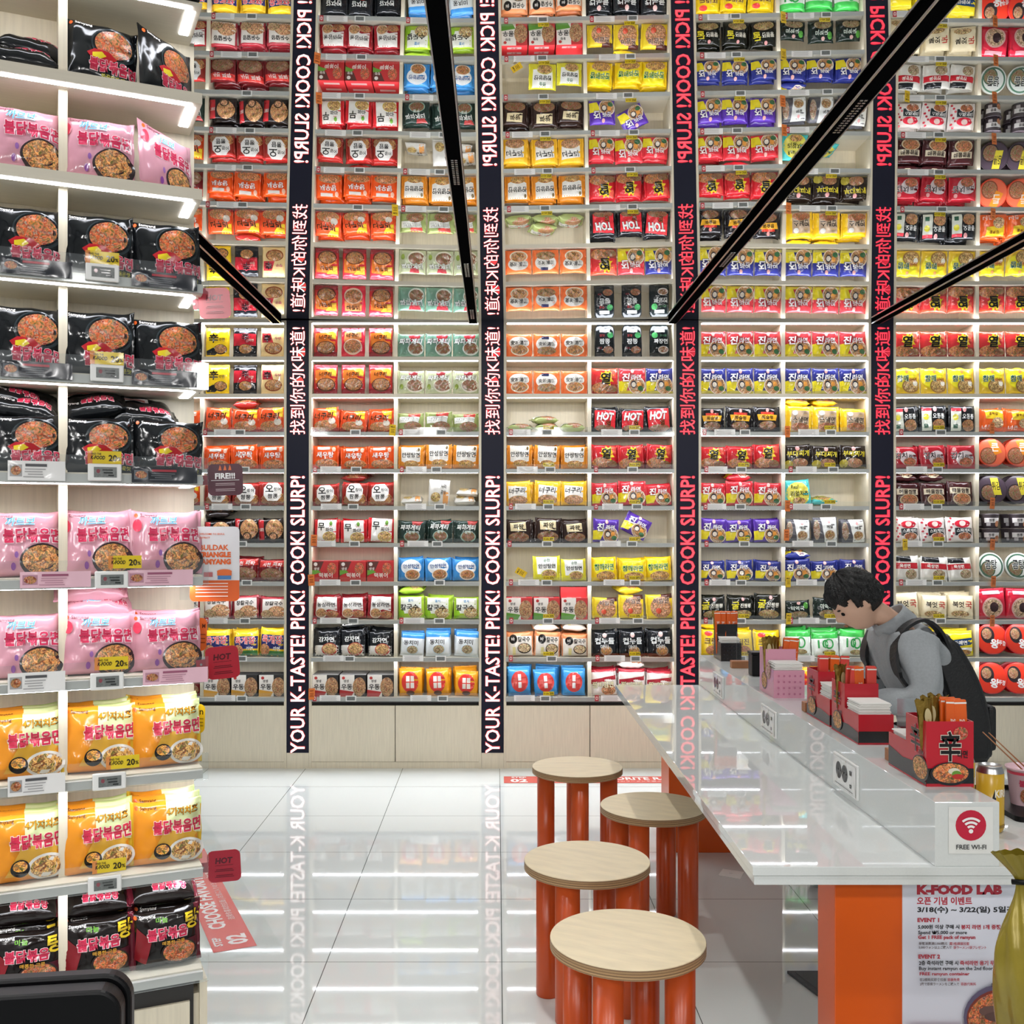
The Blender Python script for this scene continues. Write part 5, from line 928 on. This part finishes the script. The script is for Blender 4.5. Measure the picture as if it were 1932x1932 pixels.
for i in range(3): spoon(1.02+.012*i, 3.87+.022*i, Z0+.012, f"gold spoon packet in the pink holder, {W3[i]} along", -3+2*i, 15-10*i)
for i in range(8): sticks(PO, 'chopstick_packet', f"orange chopstick packet in the black holder, {W3[i]} along", 'chopstick', 1.047+.010*i, 4.868+.02*(i % 2), Z0+.02, 0, rnd.uniform(-3, 3), rnd.uniform(-30, 30))
spoon(1.055, 4.905, Z0+.03, 'gold spoon packet standing behind the black holder sticks', -4)
# clear sign holders in wooden blocks
for x0, x1, y, z1, wl in ((1.065, 1.13, 2.735, .165, 'behind the nearest red holder'), (1.062, 1.126, 3.475, .165, 'between the red and pink holders'), (1.065, 1.128, 4.56, .16, 'between the black box and black holder')):
    t = empty('sign_holder', ((x0+x1)/2-.01, y, RT), 0, f'clear acrylic sign in a wooden block, {wl}', 'sign holder', 'clear counter signs')
    bx('wood_base', -.055, .045, -.02, .02, 0, .032, 'block', t, .002); o = bx('clear_sheet', -.03, .055, -.0012, .0012, .033, z1, 'sign', t, .0008); o.rotation_euler = (0, 0, 0)
bb = empty('black_box', (1.095, 4.33, RT), 0, 'small black box with a lid between pink and black holders', 'box'); bx('body', -.035, .035, -.035, .035, 0, .088, 'blackp', bb, .004); bx('lid', -.038, .038, -.038, .038, .089, .1, 'blackp', bb, .003)
# right-hand half: cans, cup noodle, tray
def can(x, y, lab):
    t = empty('drink_can', (x, y, TT), 0, lab, 'can', 'yellow drink cans'); g = Geo(); c = hx('caa12c'); s_ = hx('c9c9c6')
    g.lathe([(.024, 0), (.029, .003), (.0325, .012), (.0325, .148)], 40, 'gloss', c); obj('can_body', g.build('can_body', True), t)
    g = Geo(); g.lathe([(.0325, .1482), (.029, .158), (.0275, .163), (.0285, .1655), (.0275, .166), (.026, .161), (.001, .161)], 40, 'silver', cap=False); obj('can_top', g.build('can_top', True), t)
    g = Geo(); mp = lambda x_, z_, l: ((.0327+.0003*l)*math.sin(x_/.0325), -(.0327+.0003*l)*math.cos(x_/.0325), z_)
    paint(g, [P_([(-.9, .42), (-.55, .62), (-.3, .6), (-.1, .75), (0, .55), (-.2, .42), (-.5, .35)], '1b1b1b'), T_('KIRIN', .55, .68, .13, 'f6efdc', mu=1.3, bold=.05), R_(0, .12, 2.6, .05, '8a6a1a')], .065, .148, mp, .008, 'gloss'); obj('printed_side', g.build('printed_side'), t)
can(1.24, 2.6, 'tall yellow drink can beside the counter spine, nearer one'); can(1.222, 2.72, 'tall yellow drink can behind another one, mostly hidden')
cn = empty('cup_noodle', (1.45, 2.84, TT), 0, 'pink and white cup noodle with chopsticks at the counter right side', 'cup noodles')
g = Geo(); g.lathe([(.036, 0), (.046, .095), (.05, .097), (.05, .102), (.046, .102), (.043, .09), (.001, .085)], 40, 'gloss', hx('e6c3cc'), cap=False); obj('cup', g.build('cup', True), cn)
g = Geo(); mp = lambda x_, z_, l: ((.0372+.1053*z_+.0003*l)*math.sin(x_/.042), -(.0372+.1053*z_+.0003*l)*math.cos(x_/.042), z_)
paint(g, [R_(0, .93, 3.4, .08, 'c8384e'), T_('불닭', -.4, .66, .2, 'c22f52', mu=.8, bold=.05), F_(-.35, .3, .4, .22, '8a4a3c')], .084, .095, mp, .008, 'gloss', 'cardfood'); obj('printed_side', g.build('printed_side'), cn)
for k in range(2): tag(obj('chopstick', (lambda g: (g.tube([(0, 0, 0), (-.10, .02, .1)], [.0022, .0015], 8, 'block'), g.build('chopstick'))[1])(Geo()), None, (1.46-.012*k, 2.84+.01*k, TT+.095)), f"thin wooden chopstick leaning in the pink cup noodle, {['nearer', 'farther'][k]} one", 'chopstick')
tr = empty('serving_tray', (1.465, 2.84, TT), 0, 'black serving tray under the pink cup noodle', 'tray'); 
g = Geo(); g.prism(rrect(.24, .34, .02), .0, .004, 'xy', 'blackp'); obj('tray_base', g.build('tray_base', True), tr)
g = Geo(); o_ = rrect(.24, .34, .02); i_ = rrect(.228, .328, .016); n_ = len(o_)
g.add([(x, y, .004) for x, y in o_]+[(x, y, .014) for x, y in o_]+[(x, y, .014) for x, y in i_]+[(x, y, .004) for x, y in i_], [(k_*n_+i, k_*n_+(i+1) % n_, (k_+1)*n_+(i+1) % n_, (k_+1)*n_+i) for k_ in range(3) for i in range(n_)], m='blackp'); obj('tray_rim', g.build('tray_rim', True), tr)
cn.location.z = TT+.0045
# olive bag at the right edge of the frame
from mathutils import noise as mno
ob = empty('olive_bag', (1.03, 1.86, .457), 0, 'olive gold plastic bag with twisted top at the near counter corner', 'bag')
g = Geo(); prof = [(0, .07, .05), (.02, .09, .065), (.06, .108, .072), (.12, .118, .078), (.18, .12, .074), (.24, .112, .066), (.29, .094, .052), (.33, .070, .038), (.36, .046, .026), (.385, .028, .016), (.405, .016, .010), (.42, .014, .009), (.44, .024, .012), (.46, .034, .014)]
N = 72; vs = []
for j, (z, a, b_) in enumerate(prof):
    for i in range(N):
        q = 2*PI*i/N; c_, s_ = math.cos(q), math.sin(q); f_ = min(1, z/.04)
        k_ = 1+f_*(.10*mno.noise((c_*2.2, s_*2.2, z*9))+.07*abs(mno.noise((c_*5, s_*5, z*16)))+.05*math.sin(11*q+4*z*10)*(z > .25))
        vs.append((a*k_*c_-.105*max(0, (z-.12)/.34)**1.6, b_*k_*s_, z+.006*f_*mno.noise((c_*3, s_*3, 4+z*7))))
g.add(vs, [(j*N+i, j*N+(i+1) % N, (j+1)*N+(i+1) % N, (j+1)*N+i) for j in range(len(prof)-1) for i in range(N)]+[tuple(range(N))[::-1]], m='olive', smooth=True)
o = obj('bag_film', g.build('bag_film', True), ob); sd = o.modifiers.new('s', 'SUBSURF'); sd.levels = 1; sd.render_levels = 2
g = Geo(); g.tube([(-.105, -.002, .408), (-.085, -.016, .411), (-.066, -.002, .414)], .005, 8, 'blackp'); obj('twist_tie', g.build('twist_tie'), ob)
# ------------------------------------------------------------------ the seated man
def skin_mesh(pts, edges, rad, sub=2, root=0):
    me = bpy.data.meshes.new('s'); me.from_pydata([tuple(p) for p in pts], edges, []); o = bpy.data.objects.new('s', me); COL.objects.link(o)
    m = o.modifiers.new('k', 'SKIN'); m.use_smooth_shade = True
    for i, v in enumerate(me.skin_vertices[0].data):
        r = rad[i]; v.radius = (r, r) if not isinstance(r, tuple) else r; v.use_root = (i == root)
    s = o.modifiers.new('u', 'SUBSURF'); s.levels = sub; s.render_levels = sub
    bpy.context.view_layer.update(); dg = bpy.context.evaluated_depsgraph_get(); r = bpy.data.meshes.new_from_object(o.evaluated_get(dg)); bpy.data.objects.remove(o); bpy.data.meshes.remove(me); return r
def merge(meshes, voxel=None, name='m', smooth=2):
    bm = bmesh.new()
    for m in meshes: bm.from_mesh(m)
    me = bpy.data.meshes.new(name); bm.to_mesh(me); bm.free()
    if voxel:
        o = bpy.data.objects.new('r', me); COL.objects.link(o); r = o.modifiers.new('r', 'REMESH'); r.mode = 'VOXEL'; r.voxel_size = voxel; r.use_smooth_shade = True
        s = o.modifiers.new('s', 'SMOOTH'); s.factor = .5; s.iterations = smooth
        bpy.context.view_layer.update(); dg = bpy.context.evaluated_depsgraph_get(); out = bpy.data.meshes.new_from_object(o.evaluated_get(dg)); bpy.data.objects.remove(o); me = out; me.name = name
    return me
BY = 4.2
HP = Vector((1.462, BY, 1.205)); HR = Matrix.Rotation(math.radians(-38), 4, 'Y')
def head_shape(grow=0, hair=False):
    """faces -X; z up; ellipsoid skull with jaw, nose, brow"""
    bm = bmesh.new(); bmesh.ops.create_uvsphere(bm, u_segments=48, v_segments=36, radius=1)
    for v in bm.verts:
        n = v.co.copy(); f = -n.x
        x, y, z = n.x*.098, n.y*.076, n.z*.118
        if n.z < -.1:
            k = min(1, (-n.z-.1)/.9); y *= 1-.32*k; x = x*(1-.12*k)-.012*k if f > 0 else x*(1-.38*k)
        if f > .5:
            fz = n.z*.118; sy = abs(y)
            x -= .020*math.exp(-((fz+.018)/.016)**2-(sy/.011)**2)+.009*math.exp(-((fz-.004)/.03)**2-(sy/.008)**2)      # nose
            x -= .006*math.exp(-((fz-.022)/.010)**2-((sy-.028)/.022)**2)                                            # brow
            x += .008*math.exp(-((fz-.002)/.011)**2-((sy-.031)/.013)**2)                                            # eye sockets
            x -= .006*math.exp(-((fz+.054)/.007)**2-(sy/.02)**2)                                                    # lips
            x += .004*math.exp(-((fz+.0535)/.0025)**2-(sy/.022)**2); x -= .006*math.exp(-((fz+.088)/.012)**2-(sy/.018)**2)
        v.co = (x, y, z)
    m = bpy.data.meshes.new('h'); bm.to_mesh(m); bm.free(); return m
def ear(s):
    bm = bmesh.new(); bmesh.ops.create_uvsphere(bm, u_segments=20, v_segments=14, radius=1)
    for v in bm.verts: v.co = (v.co.x*.018+.012, s*(.074+.010*v.co.y*s+(.006 if v.co.x > 0 else 0)), v.co.z*.031-.004)
    m = bpy.data.meshes.new('e'); bm.to_mesh(m); bm.free(); return m
HM = Matrix.Translation(HP) @ HR
hm = merge([head_shape(), ear(-1), ear(1)]); hm.transform(HM)
def arm_pts(s):
    return [(1.62, BY+s*.17, 1.05), (1.655, BY+s*.25, .84), (1.43, BY+s*.12, .80)]
bp = [(1.775, BY, .56), (1.76, BY, .70), (1.715, BY, .90), (1.67, BY, 1.01), (1.625, BY, 1.10), (1.555, BY, 1.155), (1.50, BY, 1.19)]
be = [(i, i+1) for i in range(6)]; br = [.09, .085, .095, .07, .052, .05, .05]
def limb(start, pts, rads):
    p = start
    for q, r in zip(pts, rads): bp.append(q); br.append(r); be.append((p, len(bp)-1)); p = len(bp)-1
    return p
for s in (-1, 1):
    a = arm_pts(s); limb(3, a+[(1.40, BY+s*.115, .795)], [.044, .038, .028, .026])
    limb(0, [(1.74, BY+s*.09, .55), (1.40, BY+s*.13, .56), (1.45, BY+s*.13, .09), (1.35, BY+s*.135, .035)], [.07, .05, .036, .03])
bodym = skin_mesh(bp, be, br)
def hand(s):
    o = Vector((1.405, BY+s*.115, .795)); out = []
    pts = [o, o+Vector((-.035, 0, -.012)), o+Vector((-.075, 0, -.022))]; out.append(skin_mesh(pts, [(0, 1), (1, 2)], [(.026, .019), (.038, .016), (.037, .014)]))
    for i, (dy, L_) in enumerate(((-.030, .066), (-.010, .076), (.010, .072), (.029, .056))):
        b = o+Vector((-.065, dy*.9, -.020)); q = [b, b+Vector((-.35*L_, dy*.1, -.002)), b+Vector((-.72*L_, dy*.15, -.012)), b+Vector((-L_*.9, dy*.15, -.026))]
        out.append(skin_mesh(q, [(0, 1), (1, 2), (2, 3)], [.0095, .0088, .008, .0068], 1))
    b = o+Vector((-.02, -s*.028, -.014)); q = [b, b+Vector((-.026, -s*.022, -.006)), b+Vector((-.055, -s*.026, -.014))]; out.append(skin_mesh(q, [(0, 1), (1, 2)], [.012, .0095, .008], 1))
    return out
pm = merge([hm, bodym]+hand(-1)+hand(1), .0065, 'body', 2)
pm.materials.clear(); pm.materials.append(M['skin'])
for p_ in pm.polygons: p_.material_index = 0
man = obj('person', pm); tag(man, 'seated man in grey jacket with black backpack, head bowed over the counter', 'person')
# face details
def head_part(name, me, m): me.transform(HM); me.materials.clear(); me.materials.append(M[m]); return obj(name, me, man)
for s in (-1, 1):
    bm = bmesh.new(); bmesh.ops.create_uvsphere(bm, u_segments=16, v_segments=10, radius=.0095, matrix=Matrix.Translation((-.0815, s*.031, .001))); m = bpy.data.meshes.new('eye'); bm.to_mesh(m); bm.free(); head_part('eye', m, 'blackp')
    bm = bmesh.new(); bmesh.ops.create_uvsphere(bm, u_segments=16, v_segments=8, radius=1, matrix=Matrix.Translation((-.090, s*.031, .022)) @ Matrix.Diagonal((.006, .017, .0035, 1))); m = bpy.data.meshes.new('eyebrow'); bm.to_mesh(m); bm.free(); head_part('eyebrow', m, 'hair')
bm = bmesh.new(); bmesh.ops.create_uvsphere(bm, u_segments=16, v_segments=8, radius=1, matrix=Matrix.Translation((-.098, 0, -.0535)) @ Matrix.Diagonal((.005, .02, .005, 1))); m = bpy.data.meshes.new('mouth'); bm.to_mesh(m); bm.free(); head_part('mouth', m, 'block')
# hair: thick cap with a tousled fringe and sides
bm = bmesh.new(); bmesh.ops.create_uvsphere(bm, u_segments=96, v_segments=64, radius=1); R = random.Random(2)
kill = []
for v in bm.verts:
    n = v.co.copy(); f = -n.x; ang = math.atan2(n.y, f)
    lim = .30+.10*math.sin(9*ang)*(f > .3) if f > .35 else (-.05+.06*math.sin(23*ang) if f > -.1 else -.42)
    edge = max(0, min(1, (n.z-lim)/.25))
    k = 1+edge*(.05*math.sin(17*ang+9*n.z)*.5+.03*math.sin(31*ang-5*n.z)+.02*math.sin(53*ang+20*n.z))
    t = .16+.05*(n.z > .3)
    v.co = (n.x*.098*(1+t*edge)*k, n.y*.076*(1+(t+.12)*edge)*k, n.z*.118*(1+t*.9*edge)*k)
    if n.z < lim-.06: kill.append(v)
bmesh.ops.delete(bm, geom=kill, context='VERTS'); bmesh.ops.solidify(bm, geom=bm.faces, thickness=.006)
for f_ in bm.faces: f_.smooth = True
m = bpy.data.meshes.new('hair'); bm.to_mesh(m); bm.free(); head_part('hair', m, 'hair')
# jacket, collar, shirt, trousers, shoes
jp = [(1.775, BY, .57), (1.76, BY, .72), (1.72, BY, .90), (1.685, BY, 1.00), (1.64, BY, 1.08)]; je = [(i, i+1) for i in range(4)]; jr = [.14, .13, .145, .15, .102]
for s in (-1, 1):
    p = 3
    for q, r in zip([(1.63, BY+s*.165, 1.045), (1.645, BY+s*.215, .95), (1.65, BY+s*.245, .845), (1.55, BY+s*.19, .825), (1.455, BY+s*.13, .808)], [.088, .083, .074, .062, .05]): jp.append(q); jr.append(r); je.append((p, len(jp)-1)); p = len(jp)-1
jm = merge([skin_mesh(jp, je, jr)], .011, 'jacket', 3)
for v in jm.vertices:   # cloth folds
    c = v.co; w_ = math.sin(34*c.z+18*c.x+5*math.sin(20*c.y))*.004+math.sin(60*c.x-28*c.z+12*c.y)*.0025; v.co += v.normal*w_
jm.materials.clear(); jm.materials.append(M['jacket']); obj('jacket', jm, man)
g = Geo()
cax = Vector((-.62, 0, .78)).normalized(); cb = Vector((1.62, BY, 1.105)); e1 = Vector((0, 1, 0)); e2 = cax.cross(e1).normalized(); vs = []; n_ = 36
for rr, hh in ((.092, -.012), (.083, .03), (.078, .055), (.070, .052), (.074, .0)):
    for i in range(n_): q = 2*PI*i/n_; vs.append(cb+cax*hh+e1*rr*math.cos(q)+e2*rr*.95*math.sin(q))
g.add(vs, [(j*n_+i, j*n_+(i+1) % n_, (j+1)*n_+(i+1) % n_, (j+1)*n_+i) for j in range(4) for i in range(n_)], m='jacket', smooth=True); obj('collar', g.build('collar', True), man)
tp_ = [(1.785, BY, .545)]; te = []; tr_ = [.145]
for s in (-1, 1):
    p = 0
    for q, r in zip([(1.72, BY+s*.09, .555), (1.40, BY+s*.13, .56), (1.445, BY+s*.13, .12)], [.105, .078, .062]): tp_.append(q); tr_.append(r); te.append((p, len(tp_)-1)); p = len(tp_)-1
tm = skin_mesh(tp_, te, tr_); tm.materials.clear(); tm.materials.append(M['trouser']); obj('trousers', tm, man)
for s in (-1, 1):
    m = skin_mesh([(1.46, BY+s*.13, .045), (1.38, BY+s*.135, .04), (1.30, BY+s*.14, .034)], [(0, 1), (1, 2)], [(.045, .045), (.045, .04), (.04, .032)]); m.materials.clear(); m.materials.append(M['blackp']); obj('shoe', m, man)
# backpack worn on the back
bk = empty('backpack', (1.838, BY, .575), 0, 'black nylon backpack worn by the seated man', 'backpack')
bm = bmesh.new(); bmesh.ops.create_cube(bm, size=1); bmesh.ops.subdivide_edges(bm, edges=bm.edges[:], cuts=5, use_grid_fill=True)
for v in bm.verts:
    c = v.co.copy(); z = c.z+.5; k = 1-.25*max(0, z-.7)/.3
    x = c.x*.16*(k)+.03*(1-4*c.y*c.y)*(c.x > 0); y = c.y*.30*(1-.12*max(0, z-.6)/.4)
    v.co = (x, y, z*.50)
    # follows the bowed back
    v.co.x += -.20*max(0, z-.30)**1.35; v.co.z -= 0
bmesh.ops.bevel(bm, geom=[e for e in bm.edges if len(e.link_faces) == 2 and e.calc_face_angle(0) > 1.0], offset=.02, segments=3, affect='EDGES')
for f_ in bm.faces: f_.smooth = True
m = bpy.data.meshes.new('bag_body'); bm.to_mesh(m); bm.free(); m.materials.append(M['pack']); o = obj('bag_body', m, bk, (.03, 0, 0)); sd = o.modifiers.new('s', 'SUBSURF'); sd.levels = 1; sd.render_levels = 1
bx('front_pocket', .11, .145, -.105, .105, .04, .22, 'pack', bk, .015)
for s in (-1, 1):
    pts = [Vector(p) for p in ((1.80, BY+s*.10, .98), (1.745, BY+s*.115, 1.095), (1.67, BY+s*.125, 1.140), (1.585, BY+s*.135, 1.09), (1.55, BY+s*.165, .99), (1.58, BY+s*.185, .90), (1.70, BY+s*.175, .78), (1.82, BY+s*.15, .68))]
    # smooth strap
    cp = []
    for i in range(len(pts)-1):
        for t in range(5):
            a = pts[max(i-1, 0)]; b = pts[i]; c = pts[i+1]; d = pts[min(i+2, len(pts)-1)]; q = t/5
            cp.append(.5*((2*b)+(c-a)*q+(2*a-5*b+4*c-d)*q*q+(3*b-a-3*c+d)*q**3))
    cp.append(pts[-1]); g = Geo(); vs = []; ax = Vector((0, 1, 0))
    for i, p in enumerate(cp):
        t = (cp[min(i+1, len(cp)-1)]-cp[max(i-1, 0)]).normalized(); nn = t.cross(ax).normalized(); wv = nn.cross(t).normalized(); hw = .031 if i < 24 else .014
        p = p-Vector(bk.location)
        for a_, b_ in ((-1, -1), (1, -1), (1, 1), (-1, 1)): vs.append(p+wv*hw*a_+nn*.006*b_)
    fs = [(i*4+k_, i*4+(k_+1) % 4, (i+1)*4+(k_+1) % 4, (i+1)*4+k_) for i in range(len(cp)-1) for k_ in range(4)]+[(3, 2, 1, 0), tuple(len(vs)-4+k_ for k_ in range(4))]
    g.add(vs, fs, m='pack', smooth=False); obj('shoulder_strap', g.build('shoulder_strap', True), bk)
bpy.context.view_layer.update()
for n_ in ('s', 't', 'h', 'e', 'm'):
    for me in [x for x in bpy.data.meshes if x.users == 0]: bpy.data.meshes.remove(me)
